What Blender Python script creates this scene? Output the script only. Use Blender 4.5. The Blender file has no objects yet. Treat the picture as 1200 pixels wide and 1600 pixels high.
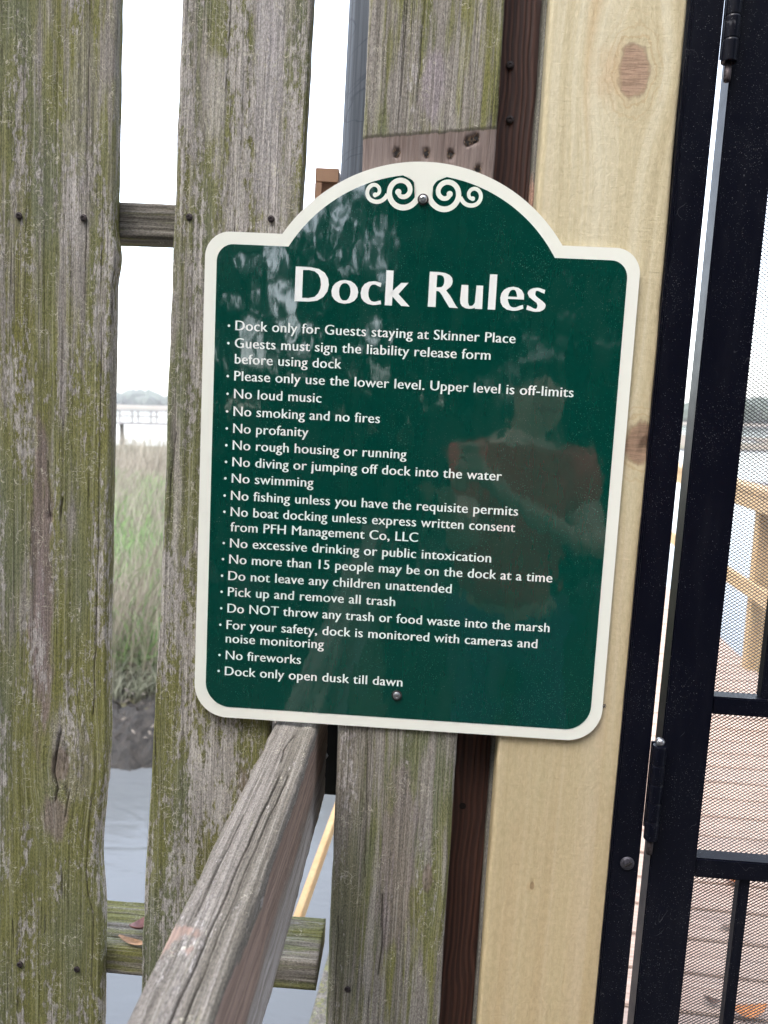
import bpy, bmesh, math, random
import numpy as np
from mathutils import Matrix, Vector
R = math.radians
random.seed(4); rng = np.random.default_rng(7)
scene = bpy.context.scene

# ------------------------------------------------------------------ camera
CAM = Vector((.0062, -.8315, 1.5))
YAW, PITCH, ROLL = 2.45, 7.7, -1.4
def cam_rot():
    return Matrix.Rotation(R(YAW), 3, 'Z') @ Matrix.Rotation(R(-PITCH), 3, 'X') @ Matrix.Rotation(R(ROLL), 3, 'Y')
cr = cam_rot()
cd = bpy.data.cameras.new('camera'); cam = bpy.data.objects.new('camera', cd)
scene.collection.objects.link(cam); scene.camera = cam
right, fwd, up = cr.col[0], cr.col[1], cr.col[2]
m3 = Matrix((right, up, -fwd)).transposed()
cam.matrix_world = Matrix.Translation(CAM) @ m3.to_4x4()
cd.sensor_fit = 'VERTICAL'; cd.sensor_height = 36; cd.sensor_width = 27
cd.lens = 1202 / 1600 * 36
cd.clip_start = .02; cd.clip_end = 6000
cd.dof.use_dof = True; cd.dof.focus_distance = .84; cd.dof.aperture_fstop = 8.6

# ------------------------------------------------------------------ sky, sun, exposure
SUN_EL, SUN_AZ = R(58), R(218)          # azimuth clockwise from +Y
w = bpy.data.worlds.new('World'); scene.world = w; w.use_nodes = True
wn = w.node_tree; wn.nodes.clear()
sky = wn.nodes.new('ShaderNodeTexSky'); sky.sky_type = 'NISHITA'; sky.sun_disc = False
sky.sun_elevation = SUN_EL; sky.sun_rotation = SUN_AZ
sky.air_density = 1.0; sky.dust_density = 2.2; sky.ozone_density = 1.0
hs = wn.nodes.new('ShaderNodeHueSaturation'); hs.inputs['Saturation'].default_value = .48
bgn = wn.nodes.new('ShaderNodeBackground'); bgn.inputs['Strength'].default_value = .15
wo = wn.nodes.new('ShaderNodeOutputWorld')
wn.links.new(sky.outputs[0], hs.inputs['Color']); wn.links.new(hs.outputs[0], bgn.inputs[0]); wn.links.new(bgn.outputs[0], wo.inputs[0])
sl = bpy.data.lights.new('sun', 'SUN'); sl.energy = .5; sl.angle = R(25); sl.color = (1, .98, .95)
so = bpy.data.objects.new('sun', sl); scene.collection.objects.link(so)
sd = Vector((math.sin(SUN_AZ) * math.cos(SUN_EL), math.cos(SUN_AZ) * math.cos(SUN_EL), math.sin(SUN_EL)))
so.rotation_euler = sd.to_track_quat('Z', 'Y').to_euler(); so.location = (3, -6, 12)
scene.view_settings.view_transform = 'Standard'; scene.view_settings.look = 'None'
scene.view_settings.gamma = 1; scene.view_settings.exposure = 2.66
scene.render.engine = 'CYCLES'; scene.cycles.max_bounces = 6

# the weathered fence, the sign and the gate stand a touch out of plumb: one shared lean
Q = Matrix(((.99951, -.0007, .0312), (0, .99972, .0235), (-.0312, -.0235, .99924)))
LEAN = Matrix.Translation(CAM) @ Q.to_4x4() @ Matrix.Translation(-CAM)

# ------------------------------------------------------------------ object helpers
COL = scene.collection
def empty(name, label, cat, loc=(0, 0, 0), rz=0, lean=False, group=None):
    o = bpy.data.objects.new(name, None); COL.objects.link(o)
    m = Matrix.Translation(Vector(loc)) @ Matrix.Rotation(rz, 4, 'Z')
    o.matrix_world = (LEAN @ m) if lean else m
    o['label'] = label; o['category'] = cat
    if group: o['group'] = group
    o.empty_display_size = .05
    return o
def tag(o, label, cat, group=None):
    o['label'] = label; o['category'] = cat
    if group: o['group'] = group
    return o
def link(name, me, mat=None, parent=None, mw=None, smooth=False):
    o = bpy.data.objects.new(name, me); COL.objects.link(o)
    if mat and not me.materials: me.materials.append(mat)
    if parent: o.parent = parent
    if mw is not None:
        if parent: o.matrix_local = mw
        else: o.matrix_world = mw
    if smooth: me.shade_smooth()
    return o
def struct(o): o['kind'] = 'structure'; return o
def stuff(o): o['kind'] = 'stuff'; return o
def mesh(name, v, f):
    me = bpy.data.meshes.new(name); me.from_pydata([tuple(map(float, p)) for p in v], [], f); me.update(); return me
def mesh_np(name, V, F):
    """V (n,3), F (m,k) all the same k"""
    me = bpy.data.meshes.new(name); V = np.asarray(V, np.float32); F = np.asarray(F, np.int32)
    me.vertices.add(len(V)); me.vertices.foreach_set('co', V.ravel())
    k = F.shape[1]; me.loops.add(F.size); me.loops.foreach_set('vertex_index', F.ravel())
    me.polygons.add(len(F)); me.polygons.foreach_set('loop_start', np.arange(len(F), dtype=np.int32) * k)
    me.polygons.foreach_set('loop_total', np.full(len(F), k, np.int32))
    me.update(calc_edges=True); me.validate(); return me
def bm_mesh(name, bm):
    me = bpy.data.meshes.new(name); bm.to_mesh(me); bm.free(); return me
def bx(bm, x0, x1, y0, y1, z0, z1, bev=0.0):
    r = bmesh.ops.create_cube(bm, size=1)
    vs = r['verts']
    for v in vs:
        v.co.x = (x0 + x1) / 2 + v.co.x * (x1 - x0); v.co.y = (y0 + y1) / 2 + v.co.y * (y1 - y0); v.co.z = (z0 + z1) / 2 + v.co.z * (z1 - z0)
    if bev:
        es = list({e for v in vs for e in v.link_edges})
        bmesh.ops.bevel(bm, geom=es, offset=bev, segments=2, affect='EDGES')
def boxmesh(name, x0, x1, y0, y1, z0, z1, bev=0.0):
    bm = bmesh.new(); bx(bm, x0, x1, y0, y1, z0, z1, bev); return bm_mesh(name, bm)
def tube(bm, pts, rad, n=8, cap=True):
    pts = [Vector(p) for p in pts]; rings = []
    if not isinstance(rad, (list, tuple)): rad = [rad] * len(pts)
    for i, p in enumerate(pts):
        d = (pts[min(i + 1, len(pts) - 1)] - pts[max(i - 1, 0)]).normalized()
        a = d.orthogonal().normalized() if i == 0 else (prev - d * prev.dot(d)).normalized()
        prev = a; b = d.cross(a)
        rings.append([bm.verts.new(p + (a * math.cos(t) + b * math.sin(t)) * rad[i]) for t in [2 * math.pi * k / n for k in range(n)]])
    for i in range(len(rings) - 1):
        for k in range(n):
            bm.faces.new((rings[i][k], rings[i][(k + 1) % n], rings[i + 1][(k + 1) % n], rings[i + 1][k]))
    if cap:
        bm.faces.new(rings[0][::-1]); bm.faces.new(rings[-1])
def lathe(bm, prof, n=20, M=Matrix()):
    """profile of (radius, height) about local z"""
    rings = []
    for r, h in prof:
        rings.append([bm.verts.new(M @ Vector((r * math.cos(2 * math.pi * k / n), r * math.sin(2 * math.pi * k / n), h))) for k in range(n)])
    for i in range(len(rings) - 1):
        for k in range(n):
            bm.faces.new((rings[i][k], rings[i][(k + 1) % n], rings[i + 1][(k + 1) % n], rings[i + 1][k]))
    bm.faces.new(rings[-1]); bm.faces.new(rings[0][::-1])

# numpy value noise
def vnoise(x, y, seed=0):
    xi = np.floor(x).astype(np.int64); yi = np.floor(y).astype(np.int64); xf = x - xi; yf = y - yi
    def h(a, b):
        n = (a * 374761393 + b * 668265263 + seed * 1442695041) & 0xffffffff
        n = ((n ^ (n >> 13)) * 1274126177) & 0xffffffff
        return ((n ^ (n >> 16)) & 0xffff) / 65535.0
    u = xf * xf * (3 - 2 * xf); v = yf * yf * (3 - 2 * yf)
    return (h(xi, yi) * (1 - u) + h(xi + 1, yi) * u) * (1 - v) + (h(xi, yi + 1) * (1 - u) + h(xi + 1, yi + 1) * u) * v
def fbm(x, y, seed=0, o=4):
    s = 0; a = .5; t = 0
    for i in range(o):
        s = s + a * vnoise(x * 2 ** i, y * 2 ** i, seed + i * 17); t += a; a *= .5
    return s / t

# ------------------------------------------------------------------ material helpers
class NT:
    def __init__(s, name):
        s.m = bpy.data.materials.new(name); s.m.use_nodes = True; s.t = s.m.node_tree; s.t.nodes.clear()
        s.out = s.t.nodes.new('ShaderNodeOutputMaterial'); s.b = s.t.nodes.new('ShaderNodeBsdfPrincipled')
        s.t.links.new(s.b.outputs[0], s.out.inputs[0])
    def n(s, typ, **k):
        o = s.t.nodes.new(typ)
        for a, v in k.items(): setattr(o, a, v)
        return o
    def put(s, sock, v):
        if isinstance(v, bpy.types.NodeSocket): s.t.links.new(v, sock)
        elif isinstance(v, (tuple, list)) and len(v) == 3 and sock.type == 'RGBA': sock.default_value = (*v, 1)
        else: sock.default_value = v
    def math(s, op, a, b=0.0, c=None, clamp=False):
        o = s.n('ShaderNodeMath', operation=op, use_clamp=clamp); s.put(o.inputs[0], a); s.put(o.inputs[1], b)
        if c is not None: s.put(o.inputs[2], c)
        return o.outputs[0]
    def coord(s, which='Object'):
        return s.n('ShaderNodeTexCoord').outputs[which]
    def sep(s, v):
        o = s.n('ShaderNodeSeparateXYZ'); s.put(o.inputs[0], v); return o.outputs
    def comb(s, x, y, z):
        o = s.n('ShaderNodeCombineXYZ'); s.put(o.inputs[0], x); s.put(o.inputs[1], y); s.put(o.inputs[2], z); return o.outputs[0]
    def scale(s, v, sc, off=(0, 0, 0)):
        o = s.n('ShaderNodeMapping'); s.put(o.inputs[0], v); o.inputs['Scale'].default_value = sc; o.inputs['Location'].default_value = off; return o.outputs[0]
    def noise(s, v, sc=1, det=3, rough=.55, dist=0):
        o = s.n('ShaderNodeTexNoise'); s.put(o.inputs['Vector'], v); o.inputs['Scale'].default_value = sc
        o.inputs['Detail'].default_value = det; o.inputs['Roughness'].default_value = rough; o.inputs['Distortion'].default_value = dist; return o.outputs['Fac']
    def ramp(s, v, lo, hi, a=0.0, b=1.0):
        o = s.n('ShaderNodeMapRange', interpolation_type='SMOOTHSTEP'); s.put(o.inputs[0], v)
        o.inputs[1].default_value = lo; o.inputs[2].default_value = hi; o.inputs[3].default_value = a; o.inputs[4].default_value = b; return o.outputs[0]
    def mix(s, f, a, b, mode='MIX'):
        o = s.n('ShaderNodeMix', data_type='RGBA', blend_type=mode); s.put(o.inputs[0], f); s.put(o.inputs[6], a); s.put(o.inputs[7], b); return o.outputs[2]
    def cramp(s, v, stops):
        o = s.n('ShaderNodeValToRGB'); e = o.color_ramp.elements
        while len(e) < len(stops): e.new(.5)
        for i, (p, c) in enumerate(stops): e[i].position = p; e[i].color = (*c, 1)
        s.put(o.inputs[0], v); return o.outputs[0]
    def bump(s, h, dist=.001, strength=1.0, nrm=None):
        o = s.n('ShaderNodeBump'); o.inputs['Distance'].default_value = dist; o.inputs['Strength'].default_value = strength
        s.put(o.inputs['Height'], h)
        if nrm is not None: s.put(o.inputs['Normal'], nrm)
        return o.outputs[0]
    def set(s, **k):
        for a, v in k.items(): s.put(s.b.inputs[a.replace('_', ' ')], v)
        return s.m

def simple(name, col, rough=.6, metal=0, var=0.0, vs=20, coat=0, bump=0):
    t = NT(name); c = col
    if var:
        nz = t.noise(t.coord(), vs, 5)
        c = t.mix(t.ramp(nz, .3, .7), tuple(x * (1 - var) for x in col), tuple(min(1, x * (1 + var)) for x in col))
        if bump: t.set(Normal=t.bump(nz, bump))
    return t.set(Base_Color=c, Roughness=rough, Metallic=metal, Coat_Weight=coat)

def ellipse(t, x, z, cx, cz, rx, rz, wob=None):
    dx = t.math('MULTIPLY', t.math('SUBTRACT', x, cx), 1 / rx); dz = t.math('MULTIPLY', t.math('SUBTRACT', z, cz), 1 / rz)
    r = t.math('SQRT', t.math('ADD', t.math('MULTIPLY', dx, dx), t.math('MULTIPLY', dz, dz)))
    if wob is not None: r = t.math('ADD', r, wob)
    return r

def old_wood(name, seed, green=.5, pale=.5, scratch=.5, tint=(1, 1, 1), spots=(), patch=None, side=None, wave=1.0, lowgreen=0, base=1.0, crack=1.0, knots=()):
    """sun-bleached, algae-stained softwood; grain runs along local z"""
    t = NT(name); P = t.coord(); x, y, z = t.sep(P)
    off = seed * 1.37
    # grain lines drift and bend round knots
    low = t.noise(t.scale(P, (9, 9, 1.6), (off, off, off)), 1, 2)
    xx = t.math('ADD', x, t.math('MULTIPLY', t.math('SUBTRACT', low, .5), .009 * wave))
    for (cx, cz, rx, rz) in knots:
        r = ellipse(t, x, z, cx, cz, rx * 3, rz * 3)
        g = t.math('POWER', 2.718, t.math('MULTIPLY', t.math('MULTIPLY', r, r), -1.0))
        xx = t.math('SUBTRACT', xx, t.math('MULTIPLY', t.math('MULTIPLY', t.math('SUBTRACT', x, cx), g), .75))
    G = t.comb(xx, y, z)
    g1 = t.noise(t.scale(G, (170, 170, 2.6), (off, 0, off)), 1, 5, .6)
    g2 = t.noise(t.scale(G, (620, 620, 12), (0, off, off)), 1, 4, .65)
    g3 = t.noise(t.scale(G, (70, 70, .9), (off, off, 0)), 1, 3)
    gr = t.math('ADD', t.math('MULTIPLY', g1, .6), t.math('MULTIPLY', g2, .4))
    b = [tuple(k * base * q for k, q in zip(c, tint)) for c in ((.10, .09, .08), (.24, .225, .20), (.40, .385, .36))]
    c = t.cramp(gr, [(.32, b[0]), (.5, b[1]), (.68, b[2])])
    c = t.mix(t.ramp(g3, .42, .62, 0, .45), c, t.cramp(gr, [(.3, (.135, .12, .115)), (.7, (.37, .345, .335))]))
    sp = t.noise(t.scale(G, (900, 900, 330), (off, off, off)), 1, 5, .75)
    hair = t.noise(t.scale(G, (900, 900, 4), (off, 2, off)), 1, 2, .5)
    # algae film
    a = t.noise(t.scale(P, (30, 30, 4.5), (off * 2, 0, off)), 1, 6, .6)
    a2 = t.noise(t.scale(G, (120, 120, 5), (off, off, 3)), 1, 4, .6)
    gf = t.math('ADD', t.math('MULTIPLY', a, .6), t.math('MULTIPLY', a2, .4))
    if lowgreen: gf = t.math('ADD', gf, t.ramp(z, .8, 1.5, lowgreen, 0))
    gf = t.ramp(gf, .64 - .34 * green, .74 - .34 * green, 0, .95)
    gcol = t.cramp(gr, [(.3, (.075, .076, .024)), (.5, (.175, .178, .056)), (.72, (.29, .285, .125))])
    gcol = t.mix(t.ramp(t.noise(t.scale(P, (14, 14, 3), (0, off, off)), 1, 3), .4, .65), gcol, t.mix(.75, gcol, (.13, .15, .10)))
    c = t.mix(gf, c, gcol)
    # coloured stains with a place of their own
    wob = t.math('MULTIPLY', t.math('SUBTRACT', t.noise(t.scale(P, (90, 90, 22), (off, off, off)), 1, 4), .5), 1.6)
    for (cx, cz, rx, rz, col, amt) in spots:
        f = t.ramp(ellipse(t, x, z, cx, cz, rx, rz, wob), .7, 1.15, amt, 0)
        c = t.mix(f, c, t.mix(t.ramp(gr, .35, .65), tuple(k * .6 for k in col), tuple(k * 1.25 for k in col)))
    # pale crusty lichen in vertical patches
    l = t.noise(t.scale(P, (230, 230, 70), (off, 4, off)), 1, 8, .72)
    lr = t.noise(t.scale(P, (32, 32, 6), (off * 3, 4, off)), 1, 3)
    lf = t.math('ADD', t.math('MULTIPLY', l, .55), t.math('MULTIPLY', lr, .45))
    lf = t.ramp(lf, .66 - .18 * pale, .70 - .18 * pale, 0, .85)
    c = t.mix(lf, c, t.mix(t.ramp(g2, .35, .6), (.27, .25, .25), (.50, .475, .47)))
    # thin grazing scratches: contour hairs of a soft noise, broken into short arcs
    s1 = t.noise(t.scale(P, (85, 85, 60), (off, off, 9)), 1, 1.5, .5, .4)
    s1 = t.ramp(t.math('ABSOLUTE', t.math('SUBTRACT', s1, .5)), .0, .012, 1, 0)
    s2 = t.noise(t.scale(P, (60, 60, 120), (3, off, 5)), 1, 1.5, .5, .3)
    s2 = t.ramp(t.math('ABSOLUTE', t.math('SUBTRACT', s2, .47)), .0, .010, 1, 0)
    sm = t.ramp(t.noise(t.scale(P, (46, 46, 26), (off, off, off * 2)), 1, 2), .62 - .16 * scratch, .68 - .16 * scratch)
    sf = t.math('MULTIPLY', t.math('MAXIMUM', s1, s2), sm)
    c = t.mix(t.math('MULTIPLY', sf, .8), c, (.52, .50, .42))
    c = t.mix(.8, c, t.mix(t.ramp(sp, .36, .62), (.42, .42, .42), (1.25, 1.25, 1.25)), 'MULTIPLY')
    c = t.mix(t.ramp(hair, .56, .72, 0, .34), c, (.46, .45, .42)); c = t.mix(t.ramp(hair, .44, .30, 0, .55), c, (.05, .045, .035))
    # drying checks
    k = t.noise(t.scale(G, (150, 150, 1.3), (off, 9, off)), 1, 2, .4)
    kf = t.ramp(t.math('ABSOLUTE', t.math('SUBTRACT', k, .5)), .0, .014, .75, 0)
    km = t.ramp(t.noise(t.scale(P, (40, 40, 5), (1, off, 2)), 1, 2), .58, .66)
    kf = t.math('MULTIPLY', t.math('MULTIPLY', kf, km), crack)
    c = t.mix(kf, c, (.018, .015, .012))
    for (cx, cz, rx, rz) in knots:
        r = ellipse(t, x, z, cx, cz, rx, rz, t.math('MULTIPLY', wob, .5))
        c = t.mix(t.ramp(r, .75, 1.05, .7, 0), c, t.mix(t.ramp(l, .4, .6), (.07, .05, .04), (.25, .2, .17)))
    h = t.math('ADD', t.math('MULTIPLY', g1, .9), t.math('MULTIPLY', g2, .45))
    h = t.math('ADD', t.math('ADD', h, t.math('MULTIPLY', sp, .35)), t.math('MULTIPLY', lf, .25)); h = t.math('SUBTRACT', h, kf); h = t.math('ADD', h, t.math('MULTIPLY', sf, .1))
    if patch:   # a band that was covered until lately: bare, mauve, no growth
        zt = t.math('ADD', z, t.math('MULTIPLY', x, -.11)); zt = t.math('ADD', zt, t.math('MULTIPLY', t.math('SUBTRACT', a2, .5), .006))
        f = t.math('MULTIPLY', t.ramp(zt, patch[0], patch[0] + .0015), t.ramp(zt, patch[1], patch[1] + .002, 1, 0))
        c = t.mix(f, c, t.mix(.35, t.cramp(g2, [(.3, (.13, .095, .085)), (.7, (.26, .205, .19))]), t.mix(t.ramp(a, .4, .6), (.15, .12, .11), (.27, .24, .235))))
        ed = t.math('MULTIPLY', t.ramp(zt, patch[1] - .0005, patch[1] + .001), t.ramp(zt, patch[1] + .002, patch[1] + .005, 1, 0))
        c = t.mix(t.math('MULTIPLY', ed, .75), c, (.05, .045, .03))
    if side:     # worn brown flank below a ragged arris
        yy = t.math('ADD', y, t.math('MULTIPLY', t.math('SUBTRACT', t.noise(t.scale(P, (20, 60, 14), (off, 1, off)), 1, 5, .6), .5), .07))
        gs = t.noise(t.scale(P, (260, 260, 4), (off, 5, off)), 1, 4, .6)
        f = t.math('MULTIPLY', t.ramp(yy, side[0], side[0] + .003), t.ramp(yy, side[1], side[1] + .03, 1, 0))
        c = t.mix(t.ramp(yy, side[1], side[1] + .04, 0, .7), c, t.mix(t.ramp(gs, .3, .7), (.26, .24, .235), (.58, .54, .55)))
        c = t.mix(t.math('MULTIPLY', f, side[3]), c, t.mix(t.ramp(gs, .3, .7), tuple(k * .6 for k in side[2]), tuple(k * 1.3 for k in side[2])))
    cv = t.n('ShaderNodeAttribute', attribute_name='crack').outputs['Fac']
    c = t.mix(cv, c, (.02, .016, .012))
    c = t.mix(1.0, c, (1.03, 1.0, .94), 'MULTIPLY')
    return t.set(Base_Color=c, Roughness=.88, Normal=t.bump(h, .0013, 1.0), Specular_IOR_Level=.25)

def new_wood(name, seed, knots=(), col=((.45, .375, .225), (.55, .475, .305), (.63, .57, .41)), saw=1.0, grain=1.0, streak=(.52, .33, .16)):
    t = NT(name); P = t.coord(); x, y, z = t.sep(P); off = seed
    low = t.noise(t.scale(P, (8, 8, 1.6), (off, off, off)), 1, 2)
    xx = t.math('ADD', x, t.math('MULTIPLY', t.math('SUBTRACT', low, .5), .018 * grain))
    for kn in knots:
        cx, cz, rx, rz = kn[:4]
        r = ellipse(t, x, z, cx, cz, rx * 2.6, rz * 2.6)
        g = t.math('POWER', 2.718, t.math('MULTIPLY', t.math('MULTIPLY', r, r), -1.0))
        xx = t.math('SUBTRACT', xx, t.math('MULTIPLY', t.math('MULTIPLY', t.math('SUBTRACT', x, cx), g), .8))
    G = t.comb(xx, y, z)
    g1 = t.noise(t.scale(G, (110, 110, 1.2), (off, 0, off)), 1, 3, .5)
    g2 = t.noise(t.scale(G, (26, 26, .8), (off, 3, off)), 1, 2, .5)
    fine = t.noise(t.scale(G, (700, 700, 60), (off, 3, off)), 1, 4, .7)
    c = t.cramp(t.math('ADD', t.math('MULTIPLY', g1, .45), t.math('MULTIPLY', g2, .55)), [(.36, col[0]), (.5, col[1]), (.62, col[2])])
    c = t.mix(t.ramp(t.noise(t.scale(G, (20, 20, 1.1), (2, off, off)), 1, 2), .58, .75, 0, .55), c, streak)
    c = t.mix(t.ramp(t.noise(t.scale(P, (12, 12, 6), (off, 1, 1)), 1, 4), .52, .72, 0, .4), c, (.50, .48, .30))
    c = t.mix(t.ramp(fine, .42, .7, 0, .22), c, tuple(min(1, k * 1.25) for k in col[2]))
    sawn = t.noise(t.scale(P, (30, 30, 480), (off, 1, off)), 1, 3, .6, .6)
    fuzz = t.noise(t.scale(P, (200, 200, 130), (off, 1, off)), 1, 6, .7, .4)
    c = t.mix(t.ramp(sawn, .58, .72, 0, .12 * saw), c, tuple(k * .6 for k in col[0]))
    for kn in knots:
        cx, cz, rx, rz = kn[:4]; kc = kn[4] if len(kn) > 4 else (.30, .16, .11)
        wob = t.math('MULTIPLY', t.math('SUBTRACT', t.noise(t.scale(P, (70, 70, 50), (off, 2, 0)), 1, 3), .5), .9)
        r = ellipse(t, x, z, cx, cz, rx, rz, wob)
        halo = ellipse(t, x, z, cx - rx * .8, cz - rz * .15, rx * 2.0, rz * 1.35, wob)
        c = t.mix(t.ramp(halo, .3, 1.1, .38, 0), c, (.50, .31, .165))
        rings = t.math('SINE', t.math('MULTIPLY', r, 16.0))
        c = t.mix(t.math('MULTIPLY', t.ramp(rings, .4, 1), t.ramp(r, 1.0, 2.6, .5, 0)), c, (.45, .32, .17))
        c = t.mix(t.ramp(r, .78, 1.08, .88, 0), c, t.mix(t.ramp(sawn, .45, .55), tuple(k * .75 for k in kc), tuple(k * 1.12 for k in kc)))
        c = t.mix(t.ramp(t.math('ABSOLUTE', t.math('SUBTRACT', r, .97)), 0, .14, .3, 0), c, tuple(k * .4 for k in kc))
    h = t.math('ADD', t.math('MULTIPLY', sawn, .22 * saw), t.math('MULTIPLY', fuzz, .8 * saw)); h = t.math('ADD', h, t.math('MULTIPLY', fine, .2))
    c = t.mix(t.ramp(z, .7, 1.9, .55 * saw, 0), c, t.mix(t.ramp(g2, .4, .6), (.52, .385, .205), (.47, .315, .15)))
    c = t.mix(.5, c, t.mix(t.ramp(fuzz, .35, .65), (.80, .80, .78), (1.05, 1.05, 1.05)), 'MULTIPLY')
    return t.set(Base_Color=c, Roughness=.8, Normal=t.bump(h, .0009, 1.0), Specular_IOR_Level=.3)

def specks(t, P, amount=.5):
    """dust and pollen specks: tiny dots of two sizes"""
    f = None
    for sc, rad, thr in ((420, .16, .80 - .12 * amount), (900, .2, .72 - .1 * amount)):
        v = t.n('ShaderNodeTexVoronoi'); t.put(v.inputs['Vector'], P); v.inputs['Scale'].default_value = sc
        d = t.ramp(v.outputs['Distance'], rad * .5, rad * 1.3, 1, 0)
        pick = t.sep(v.outputs['Color'])[0]
        cl = t.noise(P, 11, 4)
        g = t.math('MULTIPLY', d, t.ramp(t.math('ADD', pick, t.math('MULTIPLY', t.math('SUBTRACT', cl, .5), 1.5)), thr + .1, thr + .2))
        f = g if f is None else t.math('MAXIMUM', f, g)
    return f

def black_paint():
    t = NT('black_powder_coat'); P = t.coord()
    f = specks(t, P, .35)
    cn = t.noise(t.scale(P, (38, 38, 24)), 1, 1, .5, .5); scr = t.math('MULTIPLY', t.ramp(t.math('ABSOLUTE', t.math('SUBTRACT', cn, .52)), 0, .004, .5, 0), t.ramp(t.noise(P, 21, 2), .62, .68)); f = t.math('MAXIMUM', f, scr)
    film = t.ramp(t.noise(t.scale(P, (60, 60, 9)), 1, 6, .7), .45, .8, 0, .012)
    c = t.mix(film, (.0025, .003, .007), (.35, .35, .38)); c = t.mix(t.math('MULTIPLY', f, .35), c, (.55, .55, .57))
    rg = t.math('ADD', .22, t.math('MULTIPLY', t.noise(P, 60, 4), .22))
    return t.set(Base_Color=c, Roughness=rg, Normal=t.bump(t.noise(P, 500, 3), .00012, 1), Specular_IOR_Level=.14)
def sign_paint(name, col, gloss=True):
    t = NT(name); P = t.coord()
    f = t.math('MULTIPLY', specks(t, P, .3), .2)
    film = t.ramp(t.noise(t.scale(P, (30, 30, 8)), 1, 5, .65), .45, .85, 0, .012 if gloss else .04)
    c = t.mix(film, col, (.5, .5, .48)); c = t.mix(f, c, (.6, .62, .58))
    wv = t.noise(t.scale(P, (26, 26, 16)), 1, 2)
    wv2 = t.noise(t.scale(P, (150, 150, 60)), 1, 3)
    h = t.math('ADD', wv, t.math('MULTIPLY', wv2, .05))
    return t.set(Base_Color=c, Roughness=.045 if gloss else .16, Normal=t.bump(h, .0004, 1), Specular_IOR_Level=.9 if gloss else .4)

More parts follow.
